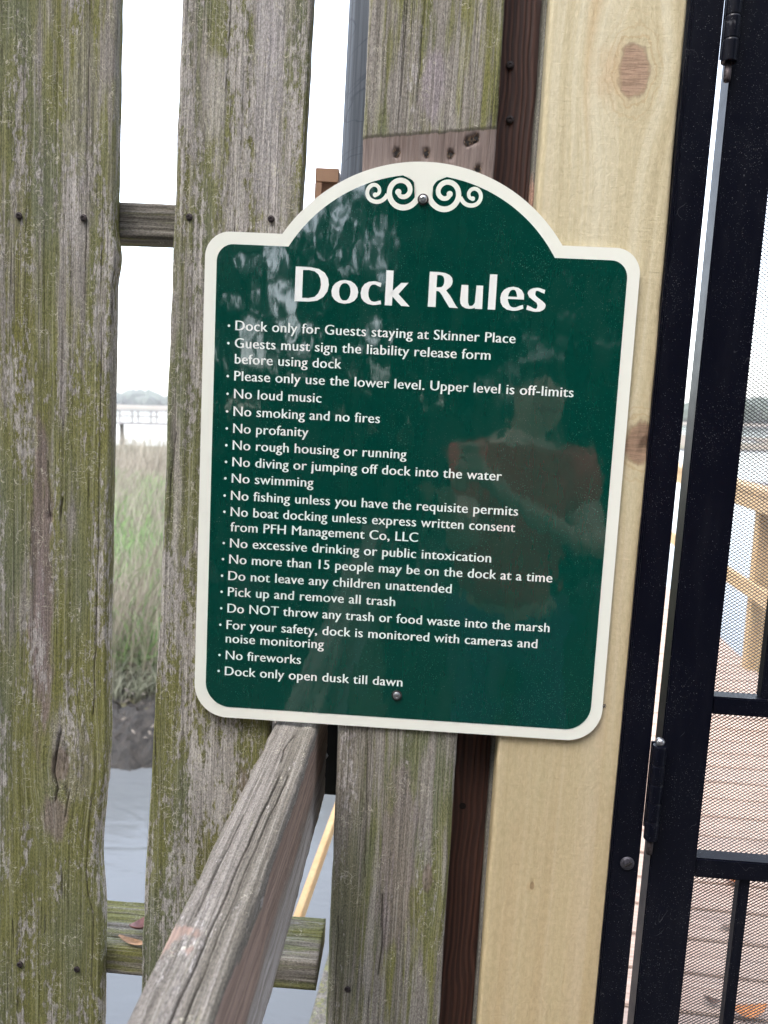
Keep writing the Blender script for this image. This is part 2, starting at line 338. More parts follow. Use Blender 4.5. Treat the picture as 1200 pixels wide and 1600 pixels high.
# ------------------------------------------------------------------ weathered timber mesh
def timber(name, L, Rr, z0, z1, thick, seed, nx=70, dz=.005, ns=8, rough=.0011, cracks=(), corner=.004, edge_rough=.0012, dents=()):
    """L(z), Rr(z): left and right outlines of the front face (y=0, facing -y); back at y=thick.
       A real relief of ridges, splits and worn arrises, denser on the front."""
    nz = int((z1 - z0) / dz) + 1; z = np.linspace(z0, z1, nz)
    l = np.array([L(a) for a in z]) + (fbm(z * 30, z * 0 + seed, seed, 4) - .5) * edge_rough * 1.5
    r = np.array([Rr(a) for a in z]) + (fbm(z * 30, z * 0 + seed + 7, seed + 5, 4) - .5) * edge_rough * 1.5
    u = np.linspace(0, 1, nx); U, Z = np.meshgrid(u, z); X = l[:, None] + (r - l)[:, None] * U
    d = np.minimum(X - l[:, None], r[:, None] - X)
    cz = corner * (.5 + 1.1 * fbm(z * 14, z * 0 + 3, seed + 2, 3))[:, None]
    Y = np.where(d < cz, cz - np.sqrt(np.maximum(cz ** 2 - (cz - d) ** 2, 0)), 0)
    bend = (fbm(X * 6, Z * 2, seed + 31, 2) - .5) * .005
    g = fbm((X + bend) * 210, Z * 5, seed + 3, 3); g = np.abs(g - .5) * 2
    Y = Y + (1 - g) ** 3 * rough * .7 + (fbm((X + bend) * 55, Z * 3, seed + 4, 3) - .5) * rough * 1.6 + (fbm(X * 260, Z * 60, seed + 8, 2) - .5) * rough * .5
    K = np.zeros_like(X)
    for path, wd, dep in cracks:
        p = np.array(path, float)
        for a, b in zip(p[:-1], p[1:]):
            ab = b - a; t = ((X - a[0]) * ab[0] + (Z - a[1]) * ab[1]) / (ab @ ab); t = np.clip(t, 0, 1)
            wig = (fbm(Z * 40, Z * 0, seed + 77, 3) - .5) * .002
            dd = np.hypot(X - (a[0] + t * ab[0]) - wig, Z - (a[1] + t * ab[1]))
            k = np.clip(1 - dd / wd, 0, 1); Y = np.maximum(Y, Y + k * dep * .5); K = np.maximum(K, k ** 1.5)
    for (cx, c_z, rx, rz, dep) in dents:
        q = np.exp(-(((X - cx) / rx) ** 2 + ((Z - c_z) / rz) ** 2)); Y = Y + q * dep
    # sides and back
    s = np.linspace(0, 1, ns + 1)[1:]
    def side(xe, ye, sgn, sd_):
        o = []
        for q in s:
            yy = ye + (thick - ye) * q
            bulge = (fbm(z * 6, z * 0 + q * 4, seed + sd_, 3) - .5) * .0016 + (fbm(z * 4, z * 0 + yy * 160, seed + sd_ + 1, 3) - .5) * .0016
            o.append(np.stack([xe + sgn * bulge * (1 if q < 1 else .3), yy, z], 1))
        return o
    cols = side(l, Y[:, 0], -1, 50)[::-1] + [np.stack([X[:, i], Y[:, i], z], 1) for i in range(nx)] + side(r, Y[:, -1], 1, 60)
    ncol = len(cols); V = np.stack(cols, 1).reshape(-1, 3)
    i, j = np.meshgrid(np.arange(nz - 1), np.arange(ncol), indexing='ij'); jn = (j + 1) % ncol
    F = np.stack([i * ncol + j, i * ncol + jn, (i + 1) * ncol + jn, (i + 1) * ncol + j], -1).reshape(-1, 4)
    V2 = V; n0 = len(V)
    # end caps: fan to a middle vertex as degenerate-free quads -> separate triangles
    me = bpy.data.meshes.new(name)
    mid0 = V[:ncol].mean(0); mid1 = V[-ncol:].mean(0); V2 = np.vstack([V, mid0, mid1])
    T = [(n0, (k + 1) % ncol, k) for k in range(ncol)] + [(n0 + 1, n0 - ncol + k, n0 - ncol + (k + 1) % ncol) for k in range(ncol)]
    T = np.array(T, np.int32)
    me.vertices.add(len(V2)); me.vertices.foreach_set('co', V2.astype(np.float32).ravel())
    loops = np.concatenate([F.ravel(), T.ravel()]).astype(np.int32); me.loops.add(len(loops)); me.loops.foreach_set('vertex_index', loops)
    st = np.concatenate([np.arange(len(F)) * 4, len(F) * 4 + np.arange(len(T)) * 3]).astype(np.int32)
    tt = np.concatenate([np.full(len(F), 4), np.full(len(T), 3)]).astype(np.int32)
    me.polygons.add(len(st)); me.polygons.foreach_set('loop_start', st); me.polygons.foreach_set('loop_total', tt)
    me.update(calc_edges=True)
    att = me.attributes.new('crack', 'FLOAT', 'POINT'); kk = np.zeros(len(V2), np.float32)
    kk[:n0].reshape(nz, ncol)[:, ns:ns + nx] = K; att.data.foreach_set('value', kk)
    me.shade_smooth(); return me
def lin(za, a, zb, b): return lambda z: a + (b - a) * (z - za) / (zb - za)

# ================================================================== SETTING
# ---- ground sheet
def sstep(a, b, x): t = np.clip((x - a) / (b - a), 0, 1); return t * t * (3 - 2 * t)
WATER = -1.7
def ground_h(X, Y):
    wob = (fbm(X * .05, Y * .05, 3, 3) - .5)
    left = 1 - sstep(-2, 8, X - Y * .08)
    yl = Y + wob * 3 * np.clip(Y / 20, 0, 1)
    lm = sstep(4.9, 6.2, Y + (fbm(X * .8, X * 0, 5, 3) - .5) * 1.0) * (1 - sstep(50, 56, yl)) + sstep(300, 330, Y + wob * 60)
    rm = sstep(66, 74, Y + wob * 14) * (1 - sstep(118, 130, Y + wob * 30)) * (fbm(X * .06, Y * .03, 11, 3) > .36) + sstep(236, 260, Y + wob * 40)
    m = left * lm + (1 - left) * rm
    h = -2.35 + m * .95
    h = h + sstep(-2.2, -6, Y) * 1.9
    return h + (fbm(X * .9, Y * .9, 9, 4) - .5) * .12
ys = np.concatenate([np.linspace(-60, -10, 20), np.linspace(-9, 12, 90), 12 * (1400 / 12) ** np.linspace(0, 1, 130)[1:]])
xs = np.concatenate([-12 - 12 * ((1350 / 12) ** np.linspace(0, 1, 70)[::-1] - .99), np.linspace(-12, 12, 90)[1:-1], 12 + 12 * ((1350 / 12) ** np.linspace(0, 1, 70) - .99)])
GX, GY = np.meshgrid(xs, ys); GZ = ground_h(GX, GY)
nc = len(xs); ii, jj = np.meshgrid(np.arange(len(ys) - 1), np.arange(nc - 1), indexing='ij')
GF = np.stack([ii * nc + jj, ii * nc + jj + 1, (ii + 1) * nc + jj + 1, (ii + 1) * nc + jj], -1).reshape(-1, 4)
t = NT('marsh_ground'); P = t.coord(); zz = t.sep(P)[2]
n1 = t.noise(P, .35, 6); n2 = t.noise(P, 9, 6, .7); far = t.noise(t.scale(P, (.02, .05, 1)), 1, 5)
c = t.mix(t.ramp(n2, .35, .65), (.016, .013, .011), (.05, .042, .034))
c = t.mix(t.math('MULTIPLY', t.ramp(zz, -1.62, -1.50), t.ramp(n1, .3, .5, .5, 1)), c, t.mix(t.ramp(far, .4, .6), (.14, .10, .07), (.10, .095, .05)))
c = t.mix(t.ramp(zz, -1.25, -1.0), c, t.mix(t.ramp(n2, .35, .65), (.012, .013, .008), (.04, .038, .024)))  # raised bank: leaf litter, its colour darkened further to stand for tree shade
m_ground = t.set(Base_Color=c, Roughness=.8, Normal=t.bump(n2, .03))
struct(link('ground', mesh_np('ground', np.stack([GX, GY, GZ], -1).reshape(-1, 3), GF), m_ground, smooth=True))
# ---- water
t = NT('creek_water'); P = t.coord()
wv = t.noise(t.scale(P, (2.2, 5.5, 1)), 1, 3, .55, .6); w2 = t.noise(t.scale(P, (14, 22, 1)), 1, 2)
m_water = t.set(Base_Color=(.10, .108, .115), Roughness=.03, IOR=1.33, Normal=t.bump(t.math('ADD', wv, t.math('MULTIPLY', w2, .08)), .02, .42), Specular_IOR_Level=1.0)
struct(link('water', mesh('water', [(-1340, -1.8, WATER), (1340, -1.8, WATER), (1340, 1390, WATER), (-1340, 1390, WATER)], [(0, 1, 2, 3)]), m_water))
# ---- mud bank with lumps, in front of the marsh on the left
bx_, by_ = np.meshgrid(np.linspace(-8, .5, 300), np.linspace(4.2, 8.6, 190))
lump = fbm(bx_ * 7, by_ * 7, 21, 4); BZ = ground_h(bx_, by_) + .012 + (lump - .42) * .26 + (fbm(bx_ * 26, by_ * 26, 22, 3) - .5) * .11
BZ -= .25 * (1 - sstep(4.3, 5.1, by_ + (fbm(bx_ * 1.5, bx_ * 0, 6, 3) - .5) * .7)) + .1 * sstep(8.1, 8.6, by_)
n_ = bx_.shape[1]; ii, jj = np.meshgrid(np.arange(bx_.shape[0] - 1), np.arange(n_ - 1), indexing='ij')
BF = np.stack([ii * n_ + jj, ii * n_ + jj + 1, (ii + 1) * n_ + jj + 1, (ii + 1) * n_ + jj], -1).reshape(-1, 4)
t = NT('creek_mud'); P = t.coord(); n2 = t.noise(P, 16, 6, .7)
m_mud = t.set(Base_Color=t.mix(t.ramp(n2, .35, .7), (.005, .004, .003), (.024, .018, .013)), Roughness=.55, Normal=t.bump(n2, .03))
struct(link('mud_bank', mesh_np('mud_bank', np.stack([bx_, by_, BZ], -1).reshape(-1, 3), BF), m_mud, smooth=True))
# oyster shells strewn over the mud
V = []; F = []
for k in range(700):
    x = random.uniform(-7.5, 0); y = random.uniform(5.6, 7.9); s = random.uniform(.015, .05)
    zz = float(ground_h(np.array([x]), np.array([y]))[0]) + .03 + .12 * random.random(); a = random.uniform(0, 6.28); e = random.uniform(-.6, .6)
    dx, dy = math.cos(a) * s, math.sin(a) * s; px_, py_ = -math.sin(a) * s * .45, math.cos(a) * s * .45; n0 = len(V)
    V += [(x - dx, y - dy, zz - e * s), (x + px_, y + py_, zz + .012), (x + dx, y + dy, zz + e * s), (x - px_, y - py_, zz - .004), (x, y, zz + .02)]
    F += [(n0, n0 + 1, n0 + 4), (n0 + 1, n0 + 2, n0 + 4), (n0 + 2, n0 + 3, n0 + 4), (n0 + 3, n0, n0 + 4)]
m_shell = simple('shell', (.10, .085, .07), .7, var=.6, vs=3)
o = stuff(link('oyster_shells', mesh('shells', V, F), m_shell)); tag(o, 'pale oyster shell bits strewn over the dark mud bank', 'shells')

# ---- marsh grass
def grass(name, n, hmin, hmax, wid, colA, colB, base, xr, yr, lean_, seed, label, power=1.6):
    g = np.random.default_rng(seed); u = g.random(n)
    y = yr[0] * (yr[1] / yr[0]) ** (u ** power); x = y * (xr[0] + (xr[1] - xr[0]) * g.random(n))
    clump = fbm(x * 1.6, y * 1.6, seed, 3); keep = clump > .34; x, y, clump = x[keep], y[keep], clump[keep]; n = len(x)
    z = ground_h(x, y); ok = z > -1.66; x, y, z, clump = x[ok], y[ok], z[ok], clump[ok]; n = len(x)
    h = (hmin + (hmax - hmin) * g.random(n)) * (.6 + .8 * clump); a = g.random(n) * 6.283
    ln = lean_ * (.3 + g.random(n)); w_ = wid * (.6 + .8 * g.random(n)) * np.sqrt(1 + y / 14)
    dx, dy = np.cos(a), np.sin(a); rows = []
    for q, ww in ((0, 1), (.35, .95), (.7, .7), (1, .12)):
        bend = ln * q * q * h; cx, cy, czz = x + dx * bend, y + dy * bend, z + h * (q - .35 * ln * q * q)
        # blades turn their broad side mostly to the creek
        ax = np.cos(a * .5) * .8 + .3
        rows.append(np.stack([cx - w_ * ww * ax, cy - w_ * ww * .3, czz], 1)); rows.append(np.stack([cx + w_ * ww * ax, cy + w_ * ww * .3, czz], 1))
    V = np.stack(rows, 1).reshape(-1, 3); b = np.arange(n)[:, None] * 8
    F = np.concatenate([b + np.array([[2 * k, 2 * k + 1, 2 * k + 3, 2 * k + 2]]) for k in range(3)])
    me = mesh_np(name, V, F); at = me.attributes.new('tint', 'FLOAT', 'POINT'); at.data.foreach_set('value', np.repeat(g.random(n), 8).astype(np.float32))
    at = me.attributes.new('tall', 'FLOAT', 'POINT'); at.data.foreach_set('value', np.tile(np.array([0, 0, .35, .35, .7, .7, 1, 1]), n).astype(np.float32))
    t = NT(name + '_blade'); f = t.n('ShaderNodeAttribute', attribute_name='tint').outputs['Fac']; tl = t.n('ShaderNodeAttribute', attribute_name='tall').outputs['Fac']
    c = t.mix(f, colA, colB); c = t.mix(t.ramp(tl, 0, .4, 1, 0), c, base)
    m = t.set(Base_Color=c, Roughness=.6)
    o = stuff(link(name, me, m)); tag(o, label, 'grass'); return o
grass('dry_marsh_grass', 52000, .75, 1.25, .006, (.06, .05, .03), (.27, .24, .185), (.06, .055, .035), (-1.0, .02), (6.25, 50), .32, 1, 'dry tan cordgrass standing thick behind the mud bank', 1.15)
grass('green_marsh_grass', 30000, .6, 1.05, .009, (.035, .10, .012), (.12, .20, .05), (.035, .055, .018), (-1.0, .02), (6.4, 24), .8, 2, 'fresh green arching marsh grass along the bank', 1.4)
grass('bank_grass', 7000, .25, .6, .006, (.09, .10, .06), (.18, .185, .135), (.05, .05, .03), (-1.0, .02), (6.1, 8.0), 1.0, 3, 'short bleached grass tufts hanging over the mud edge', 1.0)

# ---- far wood on the opposite shore
def far_wood():
    bm = bmesh.new()
    for k in range(420):
        f = k / 419; X = -640 + 1200 * f; Yb = 740 - 390 * sstep(-330, 160, X) + random.uniform(-14, 30)
        s = random.uniform(5, 9) * (1 + .25 * math.sin(k * .21)); r = bmesh.ops.create_icosphere(bm, subdivisions=1, radius=1)
        for v in r['verts']:
            j = random.uniform(.75, 1.2); v.co = Vector((X + v.co.x * s * 1.2 * j, Yb + v.co.y * s * j, -1.3 + s * .55 + v.co.z * s * .85 * j))
    return bm_mesh('far_wood', bm)
m_far = simple('far_leaves', (.03, .042, .028), .9, var=.3, vs=.15)
o = stuff(link('far_wood', far_wood(), m_far)); tag(o, 'hazy blue line of trees along the far shore', 'trees')

# ---- dock boards beyond (and before) the gate
DANG = R(-4.4)
DM = Matrix.Rotation(DANG, 4, 'Z')
def deck_wood(name, a, b, dark):
    t = NT(name); P = t.coord(); rnd = t.n('ShaderNodeObjectInfo').outputs['Random']
    pp = t.n('ShaderNodeVectorMath', operation='ADD'); t.put(pp.inputs[0], P); t.put(pp.inputs[1], t.comb(t.math('MULTIPLY', rnd, 17), t.math('MULTIPLY', rnd, 5), 0)); P = pp.outputs[0]
    g = t.noise(t.scale(P, (3, 120, 120)), 1, 5, .6); g2 = t.noise(t.scale(P, (5, 9, 9)), 1, 4)
    c = t.mix(t.ramp(g, .35, .65), a, b); c = t.mix(t.ramp(rnd, 0, 1, 0, .4), c, dark); c = t.mix(t.ramp(g2, .5, .75, 0, .45), c, dark)
    return t.set(Base_Color=c, Roughness=.8, Normal=t.bump(g, .001))
m_deck = deck_wood('deck_board', (.30, .205, .155), (.46, .345, .275), (.27, .21, .18))
deck = struct(bpy.data.objects.new('deck', None)); COL.objects.link(deck); deck.matrix_world = DM
m_land_shaded = deck_wood('landing_board_shaded', (.10, .095, .085), (.19, .18, .165), (.09, .085, .075))  # near boards coloured darker to stand for tree shade and dim the sign's reflection
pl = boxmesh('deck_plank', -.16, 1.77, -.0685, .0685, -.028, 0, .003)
pl2 = pl.copy(); pl.materials.append(m_deck); pl2.materials.append(m_land_shaded)
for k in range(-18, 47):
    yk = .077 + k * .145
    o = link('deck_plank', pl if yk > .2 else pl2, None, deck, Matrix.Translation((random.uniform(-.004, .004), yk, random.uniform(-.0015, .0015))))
m_joist = old_wood('joist_wood', 31, .5, .0, .1, base=.4)
for x0 in (-.27, .72, 1.70): link('joist', boxmesh('joist', x0, x0 + .04, -2.5, 6.8, -.22, -.0305), m_joist, deck)
m_pile = old_wood('piling_wood', 32, .2, .2, .2, base=.5)
for yy in (-1.8, 1.6, 4.2, 6.5):
    for x0 in (-.12, 1.55):
        bm = bmesh.new(); tube(bm, [(x0, yy, -2.4), (x0, yy, -.225)], .12, 14); link('piling', bm_mesh('piling', bm), m_pile, deck, smooth=True)
link('edge_board', boxmesh('edge_board', -.285, -.163, -2.5, 6.8, -.03, .004, .003), m_joist, deck)

# right-hand railing of the dock, seen through the gate mesh
m_rail = new_wood('rail_wood', 41, col=((.24, .155, .095), (.30, .205, .13), (.36, .27, .19)))
def railing(name, label, x0, y0, y1, step, top, mid, mat):
    r = empty(name, label, 'railing', (0, 0, 0), DANG)
    link('top_rail', boxmesh('top_rail', x0 - .07, x0 + .07, y0, y1, top - .038, top, .004), mat, r); link('beam', boxmesh('beam', x0 - .066, x0 - .028, y0, y1, top - .13, top - .0395, .003), mat, r)
    for z in mid: link('middle_rail', boxmesh('middle_rail', x0 - .066, x0 - .028, y0, y1, z, z + .09, .003), mat, r)
    y = y0 + .05
    pm = boxmesh('post', x0 - .026, x0 + .062, -.044, .044, -.5, top - .0395, .004)
    while y < y1:
        link('post', pm, mat, r, Matrix.Translation((0, y, 0))); y += step
    return r
railing('dock_railing', 'sun-faded timber railing along the right of the dock behind the gate mesh', 1.74, .60, 6.85, 1.62, 1.09, (.45,), m_rail)
m_orange = new_wood('fresh_rail_wood', 43, col=((.22, .125, .06), (.26, .155, .075), (.30, .185, .095)))
r = empty('low_rail', 'fresh tan lower rail along the dock edge, between handrail and old post', 'railing', (0, 0, 0), DANG)
link('rail', boxmesh('rail', -.322, -.304, .80, 6.8, .262, .30, .002), m_orange, r)
pm = boxmesh('post', -.322, -.302, -.03, .03, -.2, .2605, .002)
for y in (1.9, 3.6, 5.4): link('post', pm, m_orange, r, Matrix.Translation((0, y, 0)))
# end railing across the head of the dock
r = empty('end_railing', 'timber rail across the far end of the dock', 'railing', (0, 0, 0), DANG)
link('top_rail', boxmesh('top_rail', -.3, 1.71, 6.9, 7.0, .88, .95, .004), m_rail, r)
link('middle_rail', boxmesh('middle_rail', -.3, 1.71, 6.93, 6.968, .44, .52, .003), m_rail, r)
for x in (-.25, .75, 1.6): link('post', boxmesh('post', x, x + .09, 6.972, 7.06, -.4, .88, .003), m_rail, r)

# far walkway over the creek, left
m_fardock = simple('bleached_timber', (.15, .14, .135), .85, var=.25, vs=2)
m_farpile = simple('wet_piling', (.09, .075, .06), .8)
fd = empty('far_walkway', 'distant pale walkway with railing on dark pilings over the water', 'pier', (-30, 60, 0), R(1.5))
link('walk_deck', boxmesh('walk_deck', -32, 24, -.7, .7, -.28, -.12), m_fardock, fd)
for yy in (-.7, .7):
    link('top_rail', boxmesh('top_rail', -32, 24, yy - .05, yy + .05, .76, .84), m_fardock, fd)
    link('middle_rail', boxmesh('middle_rail', -32, 24, yy - .03, yy + .03, .32, .40), m_fardock, fd)
pm = boxmesh('rail_post', -.05, .05, -.05, .05, -.12, .76)
for k in range(37):
    for yy in (-.7, .7): link('rail_post', pm, m_fardock, fd, Matrix.Translation((-31.7 + k * 1.5, yy, 0)))
bm = bmesh.new(); tube(bm, [(0, 0, -2.3), (0, 0, -.28)], .17, 10); pm = bm_mesh('piling', bm)
for k in range(10):
    for dx in (-.5, .5): link('piling', pm, m_farpile, fd, Matrix.Translation((-29.6 + k * 5.9 + dx - .1, 0, 0)))

# low floating dock on the right, far behind the mesh
fl = empty('floating_dock', 'low dark floating dock on the water beyond the railing', 'dock', (17, 34, -1.7), R(-14))
link('float', boxmesh('float', -3.2, 6, -1.0, 1.0, -.05, .20, .03), m_farpile, fl)
link('float_deck', boxmesh('float_deck', -3.25, 6.05, -1.05, 1.05, .203, .26, .01), m_fardock, fl)

# ================================================================== NEAR FENCE
def at_obj(name, me, mat, parent, loc, rot=None):
    m = Matrix.Translation(Vector(loc))
    if rot is not None: m = m @ rot
    return link(name, me, mat, parent, m)
fence = empty('picket_fence', 'weathered board fence streaked with green algae, left of the sign', 'fence', (-.003, .011, 0), 0, True)
MAUVE = (.25, .19, .20); GREY = (.42, .40, .40); GREENB = (.12, .13, .075); OLV = (.16, .155, .04)
m_b1 = old_wood('algae_board', 3, .66, .74, .75, wave=.7, lowgreen=.10, base=1.15, spots=((-.408, 1.30, .014, .19, MAUVE, .75), (-.372, 1.09, .03, .05, (.30, .28, .22), .5), (-.39, 1.02, .016, .03, MAUVE, .6), (-.365, 1.80, .018, .12, GREY, .35), (-.43, 1.62, .012, .2, OLV, .5)), knots=((-.385, 1.085, .012, .022),))
me = timber('board', lambda z: -.478, lambda z: -.3325 + .0018 * max(0, 1 - abs(z - 1.13) / .09) ** .5 * (z > 1.06) - .006 * math.exp(-((z - .985) / .06) ** 2) + .004 * math.exp(-((z - 1.665) / .02) ** 2), .25, 2.35, .019, 3, nx=150, dz=.004, rough=.0013,
    cracks=(([(-.384, 1.125), (-.389, 1.10), (-.392, 1.075), (-.388, 1.055), (-.39, 1.04)], .0022, .006), ([(-.380, 1.06), (-.374, 1.05), (-.378, 1.02)], .0014, .004), ([(-.347, 1.05), (-.352, .96), (-.350, .93), (-.343, .90), (-.343, .80)], .0011, .004), ([(-.36, 2.3), (-.361, 1.9), (-.362, 1.62)], .0008, .002), ([(-.384, 1.40), (-.387, 1.375)], .002, .004), ([(-.402, 1.44), (-.399, 1.40), (-.400, 1.36)], .0014, .003), ([(-.343, 1.6), (-.3435, 1.3), (-.346, 1.15)], .0012, .003)),
    dents=((-.40, 1.375, .004, .006, .003), (-.385, 1.08, .012, .03, .0015)))
o = at_obj('board', me, m_b1, fence, (0, 0, 0)); o['label'] = 'board with a mauve streak, a knot and a split edge'
m_b2 = old_wood('lichen_board', 8, .66, .92, 1.15, wave=.8, lowgreen=.12, base=1.22, spots=((-.17, 1.86, .017, .17, (.40, .38, .40), .85), (-.225, 1.83, .012, .06, (.42, .40, .38), .7), (-.165, 1.04, .013, .06, MAUVE, .6), (-.20, .99, .05, .09, (.16, .15, .055), .5), (-.187, 1.66, .02, .04, MAUVE, .7)))
me = timber('board', lambda z: -.264 - (1.926 - z) * .0105 - .008 * sstep(1.35, .85, z), lambda z: -.127 - (1.93 - z) * .0167, .22, 2.32, .019, 11, nx=130, dz=.004, rough=.0013,
    cracks=(([(-.209, 2.2), (-.212, 1.95), (-.215, 1.80)], .0009, .002), ([(-.2, 1.72), (-.201, 1.6)], .0009, .002), ([(-.258, 1.48), (-.262, 1.43), (-.262, 1.38)], .0012, .003)))
o = at_obj('board', me, m_b2, fence, (0, 0, 0)); o['label'] = 'board crusted with pale lichen and scratches'
m_r = old_wood('rail_old', 14, .45, .25, .15, base=.62)
m_r2 = old_wood('rail_low', 15, .62, .25, .1, base=.72, tint=(1.02, 1, .98))
RX = Matrix(((0, 0, 1, 0), (0, 1, 0, 0), (-1, 0, 0, 0), (0, 0, 0, 1)))       # local z -> X, local x -> -Z
me = timber('rail', lambda z: -1.728, lambda z: -1.689, -.62, -.074, .042, 21, nx=30, dz=.005, ns=12, rough=.0014)
at_obj('rail', me, m_r, fence, (0, .0215, 0), RX)
# the low rail lies flat: broad face up, litter on it
RF = Matrix(((0, 0, 1, 0), (-1, 0, 0, 0), (0, -1, 0, 0), (0, 0, 0, 1)))      # local z -> X, local x -> -Y, local y -> -Z
me = timber('rail', lambda z: -.112, lambda z: -.0215, -.62, -.074, .036, 22, nx=60, dz=.004, ns=14, rough=.0022, cracks=(([(-.062, -.4), (-.06, -.3), (-.063, -.2)], .0018, .004), ([(-.085, -.36), (-.083, -.24)], .0014, .003), ([(-.04, -.34), (-.041, -.26)], .0012, .003)))
at_obj('rail', me, m_r2, fence, (0, 0, .847), RF)
m_rust = simple('rusted_steel', (.045, .035, .035), .55, .6, var=.5, vs=300)
m_zinc = simple('dull_zinc', (.42, .42, .43), .28, .9, var=.2, vs=200)
def screw_mesh(r, h, slot=True, n=18):
    bm = bmesh.new(); M = Matrix.Rotation(R(90), 4, 'X')
    lathe(bm, [(r * .55, -.004), (r, 0), (r, h * .35), (r * .8, h * .8), (r * .45, h), (r * .4, h * .55 if slot else h), (.0002, h * .5 if slot else h)], n, M)
    return bm_mesh('screw', bm)
sm = screw_mesh(.0037, .0016)
for x, z in ((-.435, 1.702), (-.364, 1.703), (-.249, 1.709), (-.161, 1.711), (-.431, .83), (-.361, .83), (-.262, .835), (-.165, .835)):
    at_obj('screw', sm, m_rust, fence, (x, -.0008, z))

# ---- the big post under the sign
m_post = old_wood('post_wood', 19, .54, .5, .45, base=1.1, wave=1.4, patch=(1.745, 1.8015), spots=((.0, 1.845, .014, .035, (.33, .29, .33), .7), (.012, 1.0, .022, .12, (.27, .23, .235), .7), (-.045, 1.0, .02, .3, (.19, .175, .145), .5)), knots=((.048, .985, .006, .02),))
post = empty('fence_post', 'thick grey square post with a bare mauve band of nail holes above the sign', 'post', (0, .0035, 0), 0, True)
hol = ((-.034, 1.781), (-.003, 1.782), (.022, 1.782), (.043, 1.797), (.051, 1.767), (.0385, 1.795), (.047, 1.799))
me = timber('post_body', lambda z: -.071 + (1.927 - z) * .0088, lambda z: .067 + (1.93 - z) * .0056, .0, 2.6, .139, 17, nx=150, dz=.0035, ns=6, rough=.001, corner=.005,
    cracks=(([(-.015, 2.4), (-.014, 1.95), (-.0155, 1.83)], .0009, .003), ([(-.031, 1.17), (-.026, 1.05), (-.024, .98)], .0009, .003), ([(-.052, .93), (-.050, .80), (-.053, .7)], .0009, .003), ([(-.002, .96), (.0, .90), (-.001, .86)], .0022, .0015)),
    dents=tuple((x, z, .0028, .0028, .010) for x, z in hol))
at_obj('post_body', me, m_post, post, (0, 0, 0))
m_hole = simple('hole_dark', (.012, .009, .007), .9)
m_rustring = simple('torn_fibre', (.42, .30, .20), .9, var=.4, vs=600)
for i, (x, z) in enumerate(hol):
    bm = bmesh.new(); n = 12; r0 = .0026; c0 = bm.verts.new((0, 0, 0)); ring = [bm.verts.new((math.cos(a) * r0 * random.uniform(.6, 1.15), 0, math.sin(a) * r0 * random.uniform(.7, 1.2))) for a in [2 * math.pi * k / n for k in range(n)]]
    for k in range(n): bm.faces.new((c0, ring[(k + 1) % n], ring[k]))
    at_obj('nail_hole', bm_mesh('nail_hole', bm), m_hole, post, (x, .0012, z))
bm = bmesh.new()
for x, z in hol:
    for k in range(9):
        a = random.uniform(0, 6.28); r0 = random.uniform(.0024, .0042); l = random.uniform(.0012, .003)
        p = Vector((x + math.cos(a) * r0, -.0006, z + math.sin(a) * r0)); q = p + Vector((random.uniform(-1, 1) * .0012, -.0012, l)); s = Vector((.0005, 0, 0))
        f = [bm.verts.new(p - s), bm.verts.new(p + s), bm.verts.new(q)]; bm.faces.new(f)
stuff(at_obj('splinters', bm_mesh('splinters', bm), m_rustring, post, (0, 0, 0)))
at_obj('nail', screw_mesh(.0036, .0014), m_rust, post, (-.037, -.0006, .84))

# ---- dark round pile and black steel strap behind the post, tan box edge
t = NT('dark_pile'); P = t.coord(); g = t.noise(t.scale(P, (120, 120, 3)), 1, 5, .6)
bw = t.noise(t.scale(P, (6, 6, 22)), 1, 2, .4, 1.2); c = t.mix(t.ramp(g, .3, .7), (.045, .05, .057), (.11, .12, .135)); c = t.mix(t.ramp(t.math('ABSOLUTE', t.math('SUBTRACT', bw, .5)), 0, .02, .6, 0), c, (.03, .034, .045))
m_dpile = t.set(Base_Color=c, Roughness=.85, Normal=t.bump(g, .002))
bm = bmesh.new(); tube(bm, [(0, 0, 1.36), (.001, 0, 1.7), (.0, .002, 2.1), (-.001, 0, 2.6)], [.09, .09, .088, .087], 40)
o = link('round_pile', bm_mesh('round_pile', bm), m_dpile, None, LEAN @ Matrix.Translation((-.029, .2335, 0)), smooth=True)
tag(o, 'dark blue-grey round pile showing behind the left side of the square post', 'pile')
sb = empty('steel_strap', 'black steel strap in the dark slot between handrail and old post', 'bracket', (-.08, .146, 1.13), 0, True)
bm = bmesh.new(); bx(bm, -.030, .04, 0, .006, -.125, .20, .001); link('plate', bm_mesh('plate', bm), simple('black_steel', (.008, .008, .009), .4, .3), sb)
bmh = screw_mesh(.006, .004, False, 6)
for dz_ in (-.07, -.01, .05): at_obj('bolt', bmh, m_zinc, sb, (-.013, -.0005, dz_))
m_tan = simple('tan_vinyl', (.46, .27, .17), .6, var=.08)
tb = empty('tan_box', 'tan box with an inset line, its corner peeking over the left of the sign arch', 'box', (-.1, .27, 1.80), 0, True)
link('box_body', boxmesh('box_body', -.052, -.0205, -.03, .1, -.16, .036, .002), m_tan, tb)
bm = bmesh.new(); bx(bm, -.052, -.0205, -.036, -.0305, .018, .036, .0008); bx(bm, -.052, -.0425, -.036, -.0305, -.16, .0175, .0008)
link('box_trim', bm_mesh('box_trim', bm), m_tan, tb)

